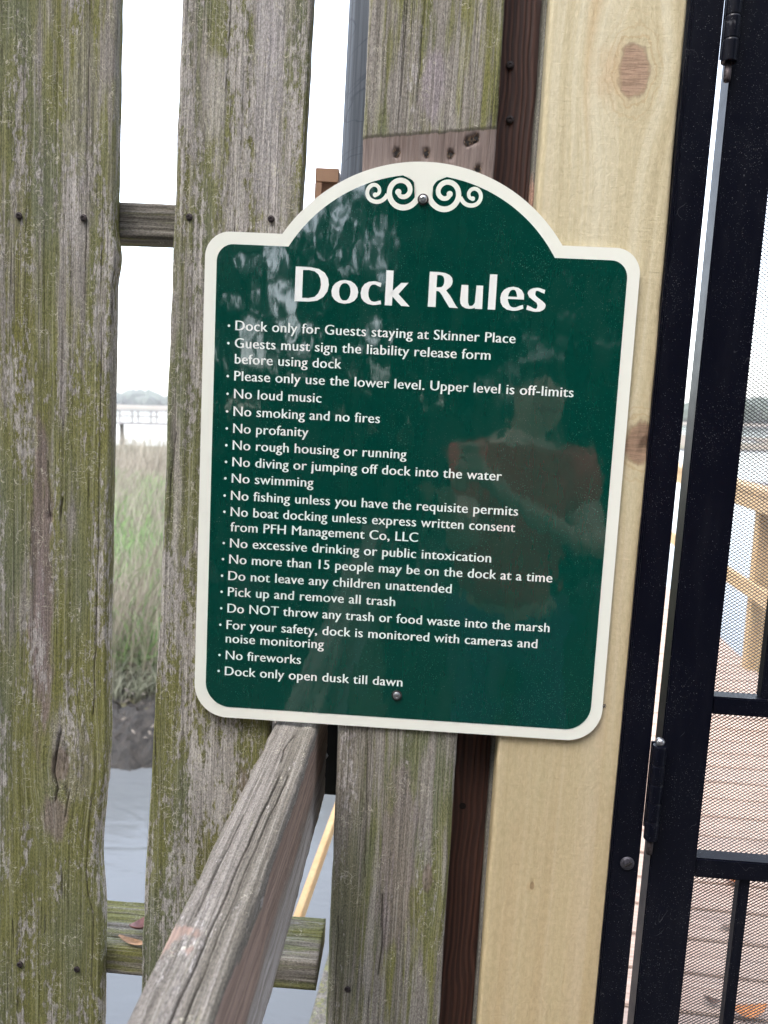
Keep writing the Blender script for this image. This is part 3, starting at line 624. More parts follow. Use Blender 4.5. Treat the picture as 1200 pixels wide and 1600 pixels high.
# ---- red board and old thin board in the slot right of the post
t = NT('red_board'); P = t.coord(); x, y, z = t.sep(P)
low = t.noise(t.scale(P, (9, 9, 5)), 1, 2); xx = t.math('ADD', x, t.math('MULTIPLY', low, .035)); G = t.comb(xx, y, z)
rings = t.math('SINE', t.math('ADD', t.math('MULTIPLY', xx, 900), t.math('MULTIPLY', t.noise(t.scale(P, (90, 90, 3)), 1, 3), 9))); g = t.noise(t.scale(G, (260, 260, 5)), 1, 4, .6)
c = t.mix(t.ramp(rings, -.4, .9), (.028, .011, .008), (.105, .042, .026)); c = t.mix(t.ramp(g, .3, .7, .1, .7), c, (.075, .034, .023))
m_red = t.set(Base_Color=c, Roughness=.65, Normal=t.bump(t.math('ADD', rings, g), .0004))
rb = empty('red_board', 'dark red-brown board recessed in the slot right of the old post', 'board', (.087, .055, 0), 0, True)
link('board_body', timber('board_body', lambda z: -.029, lambda z: .0252 + (1.93 - z) * .009, 0, 2.5, .036, 51, nx=40, dz=.01, ns=4, rough=.0005), m_red, rb)
for x, z in ((-.006, 1.894), (-.002, 1.838)):
    at_obj('screw', screw_mesh(.0044, .002), m_rust, rb, (x, -.0008, z))
bm = bmesh.new(); lathe(bm, [(.0042, 0), (.004, .0004), (.0002, .0005)], 12, Matrix.Rotation(R(90), 4, 'X')); at_obj('hole', bm_mesh('hole', bm), m_hole, rb, (0, -.0006, 1.05))
m_thin = old_wood('grey_strip', 27, .35, .3, .3, base=.8, tint=(.95, 1.0, .98), spots=((.0, 1.745, .03, .036, (.46, .28, .22), 1.0),))
tbn = empty('grey_board', 'narrow strip of old grey board just left of the new pine plank', 'board', (.135, .034, 0), 0, True)
link('board_body', timber('board_body', lambda z: -.025 + (1.93 - z) * .0058, lambda z: .06, 0, 2.5, .0195, 54, nx=40, dz=.008, ns=4, rough=.0008), m_thin, tbn)

# ---- new pine plank
m_pine = new_wood('new_pine', 6.3, knots=((.0165, 1.872, .0165, .027, (.36, .235, .165)), (.0585, 1.496, .017, .024, (.24, .14, .105)), (-.0175, .986, .0025, .005, (.10, .06, .04))), saw=1.0)
pn = empty('pine_plank', 'new yellow pine plank with knots, between sign and black gate jamb', 'plank', (.1855, .0045, 0), 0, True)
me = timber('plank_body', lambda z: -.0725 + (1.93 - z) * .0053, lambda z: .0645 + (1.93 - z) * .0070, .0, 2.5, .025, 61, nx=90, dz=.005, ns=5, rough=.00035, corner=.0045, edge_rough=.0004,
    cracks=(([(.052, 1.513), (.0585, 1.509), (.066, 1.517)], .0012, .003), ([(.0435, 1.475), (.052, 1.472), (.064, 1.482)], .0009, .002), ([(-.0175, .992), (-.0178, .982)], .0014, .003)),
    dents=((.063, 1.492, .006, .010, .004),))
link('plank_body', me, m_pine, pn)
# burr of a drilled fixing beside the sign's edge
bm = bmesh.new()
for k in range(7):
    a = k * .9; d = Vector((math.cos(a), 0, math.sin(a))); s = Vector((-math.sin(a), 0, math.cos(a))) * .0007
    p0 = d * .0008; p1 = d * random.uniform(.0022, .0042); f = [bm.verts.new(p0 - s), bm.verts.new(p0 + s), bm.verts.new(p1 + Vector((0, -.0006, 0)))]; bm.faces.new(f)
at_obj('metal_burr', bm_mesh('metal_burr', bm), simple('ink_blue_steel', (.02, .025, .06), .4, .5), pn, (.0445, -.0012, 1.205))

# ================================================================== GATE
m_black = black_paint()
jb = empty('gate_jamb', 'black steel gate jamb screwed beside the new pine plank', 'gate frame', (.268, 0, 0), 0, True)
link('jamb_bar', boxmesh('jamb_bar', -.0145, .0165, 0, .019, -.0, 2.45, .0014), m_black, jb)
link('jamb_flange', boxmesh('jamb_flange', -.0168, -.0148, .0015, .019, 0, 2.45), m_black, jb)
def slot_screw():
    bm = bmesh.new(); M = Matrix.Rotation(R(90), 4, 'X')
    lathe(bm, [(.0078, 0), (.0078, .0012), (.0062, .0026), (.0035, .0033), (.0002, .0035)], 28, M); return bm_mesh('screw_head', bm)
m_pan = simple('scuffed_steel', (.055, .052, .062), .5, .5, var=.5, vs=500)
sc = at_obj('screw', slot_screw(), m_pan, jb, (.003, -.0002, 1.025))
bm = bmesh.new(); bx(bm, -.0045, .0045, -.0043, -.0031, -.0007, .0007)
for v in bm.verts: v.co = Matrix.Rotation(R(-35), 3, 'Y') @ v.co
link('slot', bm_mesh('slot', bm), m_hole, sc)
gate = empty('mesh_gate', 'black steel gate with fine expanded mesh over the dock view', 'gate', (.295, 0, 0), 0, True)
def gp(name, x0, x1, y0, y1, z0, z1, bev=.0014, mat=None): return link(name, boxmesh(name, x0 - .295, x1 - .295, y0, y1, z0, z1, bev), mat or m_black, gate)
gp('stile', .2965, .3475, 0, .025, .06, 2.1); gp('stile', 1.16, 1.21, 0, .025, .06, 2.1)
gp('cross_rail', .3477, 1.1598, .002, .023, 1.2045, 1.2245); gp('cross_rail', .3477, 1.1598, .002, .023, 1.013, 1.036)
gp('cross_rail', .3477, 1.1598, 0, .025, .06, .11); gp('cross_rail', .3477, 1.1598, 0, .025, 2.05, 2.10)
vb = boxmesh('bar', -.006, .006, .0065, .0185, .1102, 1.0128, .0008); vt = boxmesh('bar', -.006, .006, .0065, .0185, 1.2247, 2.0498, .0008)
for k in range(8):
    X = .4065 + k * .1 - .295
    link('bar', vb, m_black, gate, Matrix.Translation((X, 0, 0))); link('bar', vt, m_black, gate, Matrix.Translation((X, 0, 0)))
# expanded metal: real diamond strands
def expanded(x0, x1, z0, z1, py=.0059, pz=.00197, wd=.0003, y=.0262):
    nx = int((x1 - x0) / py); nz = int((z1 - z0) / (pz))
    i, j = np.meshgrid(np.arange(nx + 1), np.arange(nz + 1), indexing='ij'); i = i.ravel(); j = j.ravel(); V = []; F = []
    cx = x0 + i * py + (j % 2) * py / 2; cz = z0 + j * pz
    out = []
    for sx in (-1, 1):
        ex = cx + sx * py / 2; ez = cz + pz
        d = np.array([sx * py / 2, pz]); d = d / np.hypot(*d); nrm = np.array([-d[1], d[0]]) * wd
        q = np.stack([np.stack([cx - nrm[0], np.full_like(cx, y), cz - nrm[1]], 1), np.stack([cx + nrm[0], np.full_like(cx, y + .0006), cz + nrm[1]], 1),
                      np.stack([ex + nrm[0], np.full_like(cx, y + .0006), ez + nrm[1]], 1), np.stack([ex - nrm[0], np.full_like(cx, y), ez - nrm[1]], 1)], 1)
        out.append(q); q2 = q.copy(); q2[:, :, 1] += .0005; out.append(q2)
    V = np.concatenate(out).reshape(-1, 3); F = np.arange(len(V)).reshape(-1, 4); return mesh_np('wire_mesh', V, F)
m_mesh = simple('mesh_steel', (.012, .012, .016), .5)
stuff(link('wire_mesh', expanded(.343 - .295, .72 - .295, .62, 1.85), m_mesh, gate))
# barrel hinges with knuckles
for zt in (1.985, 1.168):
    h = gp('hinge', .2862, .2968, .003, .006, zt - .10, zt, .0004)
    bm = bmesh.new(); M = Matrix.Translation((-.0035, -.0075, 0)); kn = []
    for k in range(5): kn += [(.0074, zt - .108 + k * .0218), (.0076, zt - .1075 + k * .0218), (.0076, zt - .0885 + k * .0218), (.0070, zt - .0868 + k * .0218)]
    lathe(bm, kn, 20, M); kk = link('knuckle', bm_mesh('knuckle', bm), m_black, h, smooth=False)
    bm = bmesh.new(); lathe(bm, [(.003, zt - .126), (.0036, zt - .124), (.0036, zt - .1081)], 12, M);
    link('pin', bm_mesh('pin', bm), m_rust, h, smooth=True)
    bm = bmesh.new(); lathe(bm, [(.0036, zt + .0005), (.0040, zt + .002), (.0052, zt + .005), (.0035, zt + .008), (.0005, zt + .009)], 12, M); link('pin_head', bm_mesh('pin_head', bm), m_zinc, h, smooth=True)

# ================================================================== HANDRAIL in the left foreground
m_hr = old_wood('handrail_wood', 37, .12, .50, .25, wave=.5, base=.66, tint=(1.0, .975, .955), crack=.8, side=(.010, .06, (.30, .215, .185), .85))
HR = Matrix(((1, 0, 0, 0), (0, 0, 1, 0), (0, -1, 0, 0), (0, 0, 0, 1)))       # local x -> X, local y -> -Z, local z -> Y
hr = empty('handrail', 'grey cracked timber handrail coming forward from under the sign', 'handrail', (-.113, 0, 1.157), 0, True)
me = timber('rail_body', lambda z: -.024 + (0 - z) * -.008, lambda z: .0255 - (0 - z) * .006, -1.9, .12, .138, 37, nx=90, dz=.003, ns=26, rough=.0016, corner=.006, edge_rough=.0016,
    cracks=(([(.004, -.02), (-.001, -.06), (.001, -.09)], .0011, .004), ([(.006, -.12), (.003, -.18), (.002, -.24), (.001, -.32), (-.001, -.42), (.002, -.6), (.0, -.9)], .0012, .006), ([(.014, -.12), (.010, -.20), (.008, -.30), (.007, -.38), (.008, -.5)], .0009, .004), ([(-.012, -.2), (-.014, -.34)], .0009, .003)))
link('rail_body', me, m_hr, hr, HR)
link('support', boxmesh('support', -.06, .06, -1.72, -1.6, -1.157, -.1395, .004), m_r2, hr)

# litter on the low fence rail
def leaf_mesh(L_, W_, curl, fold, n=9):
    V = []; F = []
    for i in range(n):
        q = i / (n - 1); w_ = W_ * math.sin(math.pi * min(1, q * .93 + .05)) ** .8; zc = curl * L_ * (q - .5) ** 2 * 4
        V += [(q * L_ - L_ / 2, -w_, zc + fold * w_), (q * L_ - L_ / 2, 0, zc), (q * L_ - L_ / 2, w_, zc + fold * w_)]
    for i in range(n - 1):
        for k in range(2): F.append((i * 3 + k, i * 3 + k + 1, i * 3 + k + 4, i * 3 + k + 3))
    me = mesh('leaf', V, F); me.shade_smooth(); return me
def leaf(label, col, loc, rz, L_, W_, curl, fold, lean=True, pitch=0):
    m = simple('leaf_skin', col, .5, var=.35, vs=120); o = link('fallen_leaf', leaf_mesh(L_, W_, curl, fold), m)
    mw = Matrix.Translation(Vector(loc)) @ Matrix.Rotation(rz, 4, 'Z') @ Matrix.Rotation(pitch, 4, 'Y'); o.matrix_world = LEAN @ mw if lean else mw
    s = o.modifiers.new('thick', 'SOLIDIFY'); s.thickness = .0006
    return tag(o, label, 'leaf', 'fallen leaves on the rail and deck')
leaf('curled purple-red dead leaf on the low fence rail', (.20, .085, .075), (-.300, .062, .8535), R(52), .040, .009, .35, .9, pitch=R(-6))
leaf('narrow brown dead leaf lying in front of the curled one', (.26, .15, .08), (-.305, .036, .8505), R(-14), .042, .005, .12, .4)
leaf('orange leaf under the lower gate rail on the deck', (.42, .13, .03), (1.07, 1.54, .010), R(75), .085, .022, .2, .3, False)
leaf('orange-brown leaf on the deck near the bottom of the gate bar', (.45, .16, .04), (.875, .958, .012), R(8), .10, .022, .25, .35, False)
leaf('small grey-brown leaf in the middle of the deck boards', (.16, .10, .07), (.955, 1.30, .006), R(15), .035, .010, .2, .3, False)
leaf('dark leaf bit beside the gate bar on the deck', (.10, .05, .03), (.80, .995, .008), R(-20), .04, .012, .3, .6, False)
leaf('small dark leaf on the upper deck boards behind the mesh', (.15, .10, .07), (1.16, 1.66, .008), R(10), .045, .012, .3, .5, False)

# ================================================================== THE SIGN
SR = Matrix.Rotation(R(-.3067), 4, 'Y')
sign_m = Matrix.Translation((0, 0, 1.1627)) @ SR
sign = bpy.data.objects.new('sign', None); COL.objects.link(sign); sign.matrix_world = LEAN @ sign_m
tag(sign, 'green arched metal sign reading Dock Rules with cream border', 'sign'); sign.empty_display_size = .05
def arc(cx, cz, r, a0, a1, n): return [(cx + r * math.cos(R(a0 + (a1 - a0) * k / n)), cz + r * math.sin(R(a0 + (a1 - a0) * k / n))) for k in range(n + 1)]
AR_Z, AR_R = .4335, .1765      # arch circle
def outline(ins):
    hw = .2282 - ins; rb = .0375 - ins * .75; rs = .0265 - ins * .7; top = .5320 - ins; bot = ins * .98
    ra = AR_R - ins; a_n = math.degrees(math.asin((top - AR_Z) / ra)); p = []
    p += arc(-hw + rb, bot + rb, rb, 180, 270, 12) + arc(hw - rb, bot + rb, rb, 270, 360, 12) + arc(hw - rs, top - rs, rs, 0, 90, 10)
    p += arc(0, AR_Z, ra, a_n, 180 - a_n, 60) + arc(-hw + rs, top - rs, rs, 90, 180, 10)
    return p
def sheet(bm, pts, y, yb=None):
    vs = [bm.verts.new((x, y, z)) for x, z in pts]; f = bm.faces.new(vs)
    if yb is not None:
        vb_ = [bm.verts.new((x, yb, z)) for x, z in pts]; bm.faces.new(vb_[::-1]); n = len(vs)
        for k in range(n): bm.faces.new((vs[k], vb_[k], vb_[(k + 1) % n], vs[(k + 1) % n]))
m_cream = sign_paint('sign_cream', (.78, .78, .69), False); m_green = sign_paint('sign_green', (.0008, .044, .031))
m_letter = sign_paint('sign_lettering', (.80, .80, .76), False)
bm = bmesh.new(); sheet(bm, outline(0), 0, .0024); bmesh.ops.recalc_face_normals(bm, faces=bm.faces); link('cream_plate', bm_mesh('cream_plate', bm), m_cream, sign)
bm = bmesh.new(); sheet(bm, outline(.0128), -.0003, -.00005); bmesh.ops.recalc_face_normals(bm, faces=bm.faces); link('green_panel', bm_mesh('green_panel', bm), m_green, sign)

# scroll ornament: two spirals each side, grown from the middle of the border
def ribbon(bm, path, y, flip):
    """path of (x, z, halfwidth)"""
    L_, R_ = [], []
    for i, (x, z, w_) in enumerate(path):
        a = path[max(i - 1, 0)]; b = path[min(i + 1, len(path) - 1)]; dx, dz = b[0] - a[0], b[1] - a[1]; l = math.hypot(dx, dz) or 1
        nx_, nz_ = -dz / l, dx / l; L_.append((flip * (x + nx_ * w_), z + nz_ * w_)); R_.append((flip * (x - nx_ * w_), z - nz_ * w_))
    vl = [bm.verts.new((x, y, z)) for x, z in L_]; vr = [bm.verts.new((x, y, z)) for x, z in R_]
    for i in range(len(path) - 1):
        try: bm.faces.new((vl[i], vl[i + 1], vr[i + 1], vr[i]))
        except ValueError: pass
def disc(bm, x, z, r, y, n=20):
    vs = [bm.verts.new((x + r * math.cos(2 * math.pi * k / n), y, z + r * math.sin(2 * math.pi * k / n))) for k in range(n)]; bm.faces.new(vs)
bm = bmesh.new(); OY = -.00036
def spiral(cx, cz, keys, hw0, hw1, n=60):
    aa = [k[0] for k in keys]; rr = [k[1] for k in keys]; out = []
    for i in range(n):
        a = aa[0] + (aa[-1] - aa[0]) * i / (n - 1); r_ = float(np.interp(a, aa, rr)); out.append([cx + r_ * math.cos(R(a)), cz + r_ * math.sin(R(a)), hw0 + (hw1 - hw0) * i / (n - 1)])
    for _ in range(4):
        for i in range(1, n - 1):
            for q in (0, 1): out[i][q] = (out[i - 1][q] + 2 * out[i][q] + out[i + 1][q]) / 4
    return out
for k, fl_ in enumerate((1, -1)):
    y = OY - k * .00001
    big = spiral(.0233, .580, [(196, .0185), (230, .0182), (270, .0172), (320, .0146), (360, .0128), (450, .0108), (540, .0090), (630, .0058), (700, .0036)], .0030, .0022)
    ribbon(bm, big, y, fl_); disc(bm, fl_ * big[-1][0], big[-1][1], .0032, y - .00001)
    sml = spiral(.0512, .578, [(188, .0135), (225, .0118), (270, .0098), (360, .0078), (450, .0073), (540, .0048), (620, .0030)], .0022, .0017)
    ribbon(bm, sml, y - .00002, fl_); disc(bm, fl_ * sml[-1][0], sml[-1][1], .0024, y - .00003)
pocket = [(.0233 + .0153 * math.cos(R(a)), .580 + .0153 * math.sin(R(a))) for a in range(96, 205, 9)]
half = [(.024, .5962)] + pocket + [(.0075, .5700), (.0035, .5700)]
tongue = [(-x, z) for x, z in half] + [(0, .5725)] + half[::-1] + [(.012, .5995), (0, .6010), (-.012, .5995)]
bm.faces.new([bm.verts.new((x, OY - .00005, z)) for x, z in tongue])
bmesh.ops.triangulate(bm, faces=[f for f in bm.faces if len(f.verts) > 4])
for f in bm.faces:
    f.normal_update()
    if f.normal.y > 0: f.normal_flip()
link('scroll_ornament', bm_mesh('scroll_ornament', bm), m_cream, sign)

# lettering: outlines given stroke contrast and lightly flared stems
def letters(name, text, x0, x1, z, cap, wx, wz, y=-.00045, mat=None):
    cu = bpy.data.curves.new(name, 'FONT'); cu.body = text; cu.size = 1; cu.resolution_u = 4; cu.fill_mode = 'FRONT'; cu.space_character = 1.07 if cap > .02 else 1.045
    ob = bpy.data.objects.new('tmp', cu); COL.objects.link(ob); dg = bpy.context.evaluated_depsgraph_get(); me = bpy.data.meshes.new_from_object(ob.evaluated_get(dg))
    bpy.data.objects.remove(ob); bpy.data.curves.remove(cu)
    b = bmesh.new(); b.from_mesh(me); bmesh.ops.remove_doubles(b, verts=b.verts, dist=1e-5); CAPH = .729
    nrm = {v: Vector((0, 0)) for v in b.verts}
    for e in b.edges:
        if len(e.link_faces) == 1:
            f = e.link_faces[0]; a, c_ = e.verts[0].co, e.verts[1].co; d = (c_ - a).xy; n_ = Vector((d.y, -d.x)).normalized() if d.length > 1e-9 else Vector((0, 0))
            if n_.dot((f.calc_center_median() - (a + c_) / 2).xy) > 0: n_ = -n_
            for v in e.verts: nrm[v] += n_
    k = cap / CAPH; sh = {}
    for v, n_ in nrm.items():
        if n_.length > 1e-6: n_.normalize()
        fl_ = ((v.co.y - .36) / .36) ** 2; sh[v] = (n_.x * (wx + .35 * wx * min(fl_, 1.5)), n_.y * wz)
    xs_ = [v.co.x for v in b.verts]; mn, mx = min(xs_), max(xs_)
    for v in b.verts:
        X = x0 + (v.co.x - mn) / (mx - mn) * (x1 - x0) + sh[v][0] * k; Z = z + (v.co.y * 1.04 if v.co.y < .55 else .572 + (v.co.y - .55) * .92) * k + sh[v][1] * k; v.co = (X, y, Z)
    for f in b.faces:
        f.normal_update()
        if f.normal.y > 0: f.normal_flip()
    b.to_mesh(me); b.free(); me.name = name
    return link(name, me, mat or m_letter, sign)
letters('title_lettering', 'Dock', -.1295, -.0105, .4628, .0388, .030, -.012)
letters('title_lettering', 'Rules', .0120, .1318, .4634, .0388, .030, -.012)
lines = """-193.6 429.5 105.0 430.9|Dock only for Guests staying at Skinner Place
-193.7 411.7 80.0 411.9|Guests must sign the liability release form
-193.2 395.1 -77.7 395.0|before using dock
-193.3 376.7 169.8 377.4|Please only use the lower level. Upper level is off-limits
-193.0 357.9 -97.6 358.2|No loud music
-193.0 339.0 -33.7 339.6|No smoking and no fires
-192.8 320.8 -110.3 320.9|No profanity
-192.8 302.7 -3.1 302.7|No rough housing or running
-192.6 284.4 100.5 284.8|No diving or jumping off dock into the water
-192.8 266.4 -102.5 266.9|No swimming
-193.1 247.6 120.5 247.8|No fishing unless you have the requisite permits
-192.9 229.3 118.6 230.3|No boat docking unless express written consent
-192.7 212.8 14.4 213.2|from PFH Management Co, LLC
-192.6 194.6 95.0 195.4|No excessive drinking or public intoxication
-193.0 176.7 162.5 177.2|No more than 15 people may be on the dock at a time
-193.5 158.0 54.2 158.7|Do not leave any children unattended
-193.4 139.8 -6.8 140.6|Pick up and remove all trash
-193.4 121.2 163.7 121.8|Do NOT throw any trash or food waste into the marsh
-193.9 102.2 151.7 103.0|For your safety, dock is monitored with cameras and
-194.4 86.6 -83.5 87.6|noise monitoring
-193.8 67.2 -108.4 68.4|No fireworks
-194.3 48.8 6.2 49.9|Dock only open dusk till dawn"""
for ln in lines.split('\n'):
    q, body = ln.split('|'); x0, z0, x1, z1 = [float(a) / 1000 for a in q.split()]
    o = letters('rule_lettering', body, x0 + .0004, x1 - .0004, (z0 + z1) / 2, .0107, .017, -.004)
    if not (body.startswith('before') or body.startswith('from') or body.startswith('noise')):
        b = bmesh.new(); disc(b, x0 - .0068, (z0 + z1) / 2 + .0044, .0014, -.00045, 14)
        for f in b.faces:
            f.normal_update()
            if f.normal.y > 0: f.normal_flip()
        link('bullet', bm_mesh('bullet', b), m_letter, sign)
# fixing screws
ss = screw_mesh(.0042, .0034); ring = bmesh.new(); lathe(ring, [(.0058, 0), (.0058, .0006), (.0044, .0009)], 20, Matrix.Rotation(R(90), 4, 'X')); rme = bm_mesh('washer', ring)
for x, z in ((-.0006, .5722), (.0003, .0391)):
    s_ = at_obj('screw', ss, m_zinc, sign, (x, -.0012, z)); link('washer', rme, m_rust, s_, Matrix.Translation((0, .0004, 0)))

# ================================================================== what the glossy sign mirrors: trees and the photographer
def tree(name, label, x, y, h, spread, seed, n=9000, gap=None, zlo=.8):
    rd = random.Random(seed); z0 = float(ground_h(np.array([x]), np.array([y]))[0]); r = empty(name, label, 'tree' if name != 'screen_shrub' else 'bush', (x, y, z0), 0, group='trees behind the landing' if name != 'screen_shrub' else 'added bushes behind the landing')
    tk = min(1, h / 8) ** 1.5; bm = bmesh.new(); tube(bm, [(0, 0, -.2), (.05, 0, h * .15), (.15, .05, h * .35), (.1, .1, h * .7)], [.34 * tk, .26 * tk, .2 * tk, .08 * tk], 12); tips = []
    for k in range(11):
        a = rd.uniform(0, 6.28); zb = h * rd.uniform(.18, .5); L_ = spread * rd.uniform(.5, .95)
        p = [(0.1, .05, zb), (.1 + math.cos(a) * L_ * .5, math.sin(a) * L_ * .5, zb + h * .12), (math.cos(a) * L_, math.sin(a) * L_, zb + h * rd.uniform(.05, .3))]
        tube(bm, p, [.13 * tk, .08 * tk, .03 * tk], 8); tips.append(p[-1])
    link('trunk', bm_mesh('trunk', bm), m_r, r, smooth=True)
    g = np.random.default_rng(seed); c = g.normal(size=(90, 3)); c /= np.linalg.norm(c, axis=1)[:, None]; c *= (g.random(90) ** .35)[:, None]
    c = c * np.array([spread, spread, h * .42]) + np.array([0, 0, h * .58])
    idx = g.integers(0, 90, n); P_ = c[idx] + g.normal(size=(n, 3)) * np.array([.55, .55, .5]); P_ = P_[P_[:, 2] > zlo]
    W = P_ + np.array([x, y, z0])
    if gap is not None:    # openings in the crown where the sky comes through
        d = W - np.array([0, 0, 1.6]); ax = d[:, 0] / -d[:, 1]; el = d[:, 2] / -d[:, 1]
        keep = ~((ax > gap[0]) & (ax < gap[1]) & (el > gap[2]) & (el < gap[3]) & (fbm(ax * 44 + 9, el * 17, 5, 4) > gap[4])); P_ = P_[keep]
    n = len(P_); s = .10 + .12 * g.random(n); a = g.normal(size=(n, 3)); a /= np.linalg.norm(a, axis=1)[:, None]; b = np.cross(a, g.normal(size=(n, 3))); b /= np.linalg.norm(b, axis=1)[:, None]
    V = np.stack([P_ - a * s[:, None], P_ + b * s[:, None] * .5, P_ + a * s[:, None], P_ - b * s[:, None] * .5], 1).reshape(-1, 3)
    o = stuff(link('crown', mesh_np('crown', V, np.arange(len(V)).reshape(-1, 4)), m_leafs, r)); return r
m_leafs = simple('oak_leaves', (.022, .032, .013), .6, var=.5, vs=1.2)
GAP = (-.62, -.05, .02, .42, .49)
tree('live_oak', 'dense live oak behind the viewer, mirrored dark in the sign', 2.2, -10.5, 9.5, 5.0, 5, 22000, gap=GAP, zlo=1.2)
tree('live_oak', 'open live oak behind the viewer, its gaps mirrored at the left of the sign', -4.2, -9.5, 10, 5.0, 6, 22000, gap=GAP, zlo=2.0)
tree('live_oak', 'wide live oak reaching over the landing from the right', 6.0, -5.2, 8.5, 4.6, 8, 9000, zlo=3.0)
tree('live_oak', 'spreading live oak whose limbs roof the landing from the left', -5.2, -5.0, 9, 4.6, 9, 9000, gap=GAP, zlo=3.2)
tree('live_oak', 'tall live oak at the back of the landing', 9, -11, 10, 5, 12, 16000, zlo=1.5)
tree('live_oak', 'tall live oak far back on the bank at the left', -11, -10, 10, 5, 13, 16000, zlo=1.5, gap=GAP)

for i, (bxx, bl) in enumerate(((-9, 'added low bush furthest left behind the landing'), (-5, 'added low bush under the open oak'), (-1.2, 'added low bush behind the middle of the landing'), (2.8, 'added low bush under the dense oak'), (6.8, 'added low bush furthest right behind the landing'))):
    tree('screen_shrub', bl, bxx, -8.2 - .4 * (i % 2), 2.6, 1.9, 40 + i, 3500, zlo=.1)  # unseen bushes added to shut out bright sky mirrored beneath the oak crowns

def skin_body(name, verts, edges, radii, mat, parent=None, lev=2, smooth=True):
    me = bpy.data.meshes.new(name); me.from_pydata(verts, edges, []); o = bpy.data.objects.new(name, me); COL.objects.link(o)
    sk = o.modifiers.new('skin', 'SKIN'); sk.use_smooth_shade = True
    for i, rr in enumerate(radii):
        d = me.skin_vertices[0].data[i]; d.radius = rr if isinstance(rr, tuple) else (rr, rr); d.use_root = (i == 0)
    s = o.modifiers.new('sub', 'SUBSURF'); s.levels = lev; s.render_levels = lev
    me.materials.append(mat)
    if parent: o.parent = parent
    return o
m_skin = simple('skin', (.46, .29, .21), .5); m_shirt = simple('dark_red_cotton', (.42, .026, .034), .9, var=.15, vs=60); m_jean = simple('denim', (.04, .055, .10), .9); m_hair = simple('grey_hair', (.20, .19, .18), .8, var=.3, vs=300)
# pelvis first; photographer stands to the right and reaches across with the phone
jv = [(.30, -1.52, .95), (.29, -1.50, 1.12), (.29, -1.49, 1.30), (.31, -1.50, 1.44), (.33, -1.49, 1.51), (.355, -1.475, 1.60), (.36, -1.46, 1.66),
      (.13, -1.47, 1.40), (.14, -1.22, 1.20), (.045, -.97, 1.40), (.035, -.925, 1.455),
      (.47, -1.51, 1.40), (.53, -1.36, 1.17), (.30, -1.14, 1.30), (.12, -.95, 1.42),
      (.21, -1.53, .90), (.19, -1.50, .50), (.18, -1.56, .09), (.18, -1.45, .035),
      (.39, -1.53, .90), (.42, -1.48, .50), (.43, -1.56, .09), (.43, -1.45, .035)]
je = [(0, 1), (1, 2), (2, 3), (3, 4), (4, 5), (5, 6), (3, 7), (7, 8), (8, 9), (9, 10), (3, 11), (11, 12), (12, 13), (13, 14), (0, 15), (15, 16), (16, 17), (17, 18), (0, 19), (19, 20), (20, 21), (21, 22)]
jr = [(.14, .10), (.12, .09), (.135, .095), (.09, .07), .052, (.075, .09), (.07, .088), .058, .043, .027, .030, .058, .043, .027, .030, .085, .055, .04, .035, .085, .055, .04, .035]
person = skin_body('person', jv, je, jr, m_skin); person['label'] = 'person in a dark red shirt holding up a phone, mirrored in the sign'; person['category'] = 'person'
skin_body('shirt', [jv[i] for i in (2, 1, 0, 3, 7, 11)] + [(.135, -1.32, 1.28), (.51, -1.42, 1.26)], [(0, 1), (1, 2), (0, 3), (3, 4), (3, 5), (4, 6), (5, 7)], [(.17, .15), (.15, .14), (.165, .14), (.14, .125), .095, .095, .078, .078], m_shirt, person)
skin_body('trousers', [jv[i] for i in (0, 15, 16, 17, 19, 20, 21)], [(0, 1), (1, 2), (2, 3), (0, 4), (4, 5), (5, 6)], [(.160, .118), .096, .068, .056, .096, .068, .056], m_jean, person)
bm = bmesh.new(); bmesh.ops.create_uvsphere(bm, u_segments=24, v_segments=16, radius=1)
for v in bm.verts:
    n_ = v.co.copy(); v.co = Vector((.358 + n_.x * .084, -1.482 + n_.y * .100, 1.655 + n_.z * .098)) + Vector((random.uniform(-1, 1), random.uniform(-1, 1), random.uniform(-1, 1))) * .003
bmesh.ops.delete(bm, geom=[v for v in bm.verts if v.co.y > -1.43 and v.co.z < 1.695 or v.co.z < 1.60], context='VERTS')
link('hair', bm_mesh('hair', bm), m_hair, person, smooth=True)
for sx in (-1, 1):
    bm = bmesh.new(); bmesh.ops.create_uvsphere(bm, u_segments=10, v_segments=8, radius=1)
    for v in bm.verts: v.co = Vector((.358 + sx * .078 + v.co.x * .008, -1.465 + v.co.y * .016, 1.635 + v.co.z * .028))
    link('ear', bm_mesh('ear', bm), m_skin, person, smooth=True)
    bm = bmesh.new(); bmesh.ops.create_uvsphere(bm, u_segments=10, v_segments=8, radius=.011); bmesh.ops.translate(bm, verts=bm.verts, vec=(.358 + sx * .03, -1.385, 1.645))
    link('eye', bm_mesh('eye', bm), simple('eye', (.1, .08, .07), .2), person, smooth=True)
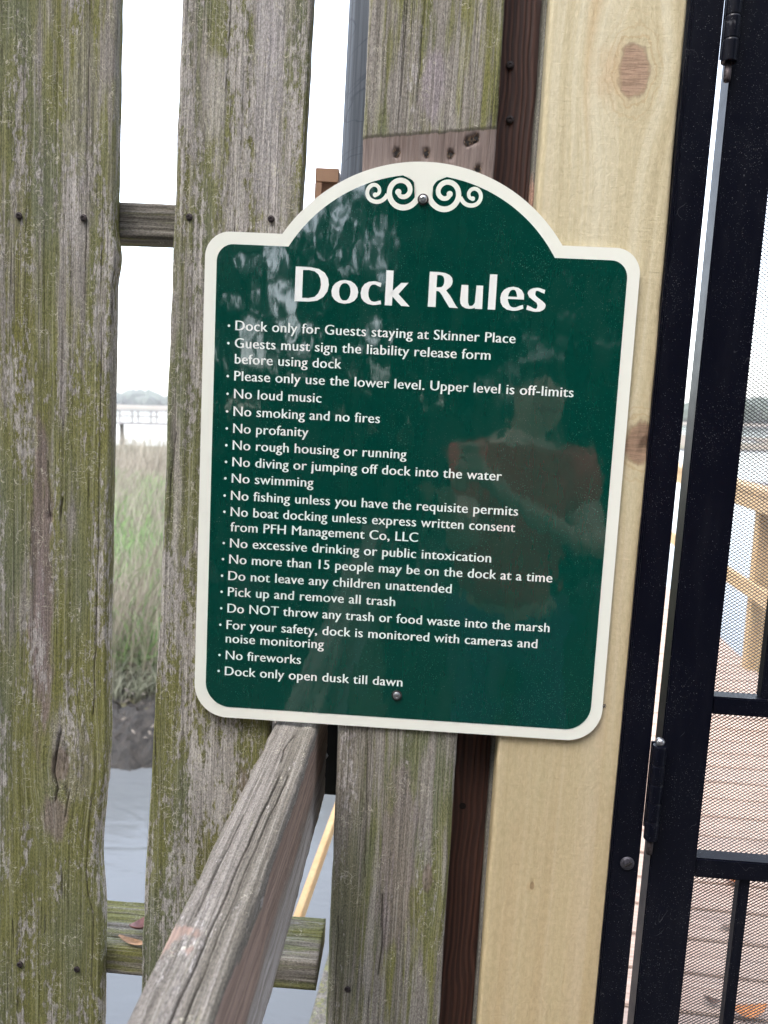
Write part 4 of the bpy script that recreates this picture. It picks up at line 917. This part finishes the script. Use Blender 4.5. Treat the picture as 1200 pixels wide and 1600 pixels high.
bm = bmesh.new(); tube(bm, [(.358, -1.385, 1.655), (.358, -1.365, 1.615), (.358, -1.385, 1.605)], [.008, .014, .008], 10); link('nose', bm_mesh('nose', bm), m_skin, person, smooth=True)
bm = bmesh.new(); tube(bm, [(.335, -1.383, 1.578), (.358, -1.374, 1.575), (.381, -1.383, 1.578)], [.003, .006, .003], 8); link('mouth', bm_mesh('mouth', bm), simple('lips', (.35, .12, .1), .5), person, smooth=True)
for base, sx in (((.035, -.925, 1.455), -1), ((.12, -.95, 1.42), 1)):
    for k in range(4):
        z_ = base[2] - .035 + k * .020; ff = [(base[0] + .008 * sx, base[1] + .01, z_), (base[0] + sx * .012, -.885, z_ + .01), (base[0] - sx * (.01 if sx < 0 else -.0), -.858, z_ + .012), (base[0] - sx * (.03 - .003 * abs(k - 1)), -.8565, z_ + .012)]
        bm = bmesh.new(); tube(bm, ff, [.010, .009, .008, .006], 8); link('finger', bm_mesh('finger', bm), m_skin, person, smooth=True)
    bm = bmesh.new(); tube(bm, [(base[0], base[1] - .005, base[2] - .03), (base[0] - sx * .01, -.90, base[2] - .045), (base[0] - sx * .035, -.878, base[2] - .03)], [.012, .011, .008], 8); link('thumb', bm_mesh('thumb', bm), m_skin, person, smooth=True)
ph = link('phone', boxmesh('phone', -.036, .036, -.004, .004, -.075, .075, .003), simple('phone_black', (.01, .01, .012), .15)); ph.matrix_world = Matrix.Translation((.03, -.8475, 1.452)) @ Matrix.Rotation(R(-YAW), 4, 'Z')
tag(ph, 'dark phone held up in front of the person', 'phone')

# ---- air: the far shore pales into the sky
hz = link('haze', boxmesh('haze', -1390, 1390, -62, 1405, -3.6, 24), None)
hm = bpy.data.materials.new('haze_air'); hm.use_nodes = True; hn = hm.node_tree; hn.nodes.clear()
ho = hn.nodes.new('ShaderNodeOutputMaterial'); hv = hn.nodes.new('ShaderNodeVolumePrincipled'); hv.inputs['Color'].default_value = (1, 1, 1, 1); hv.inputs['Density'].default_value = .00033; hv.inputs['Anisotropy'].default_value = 0
hn.links.new(hv.outputs[0], ho.inputs['Volume']); hz.data.materials.append(hm); hz['kind'] = 'stuff'
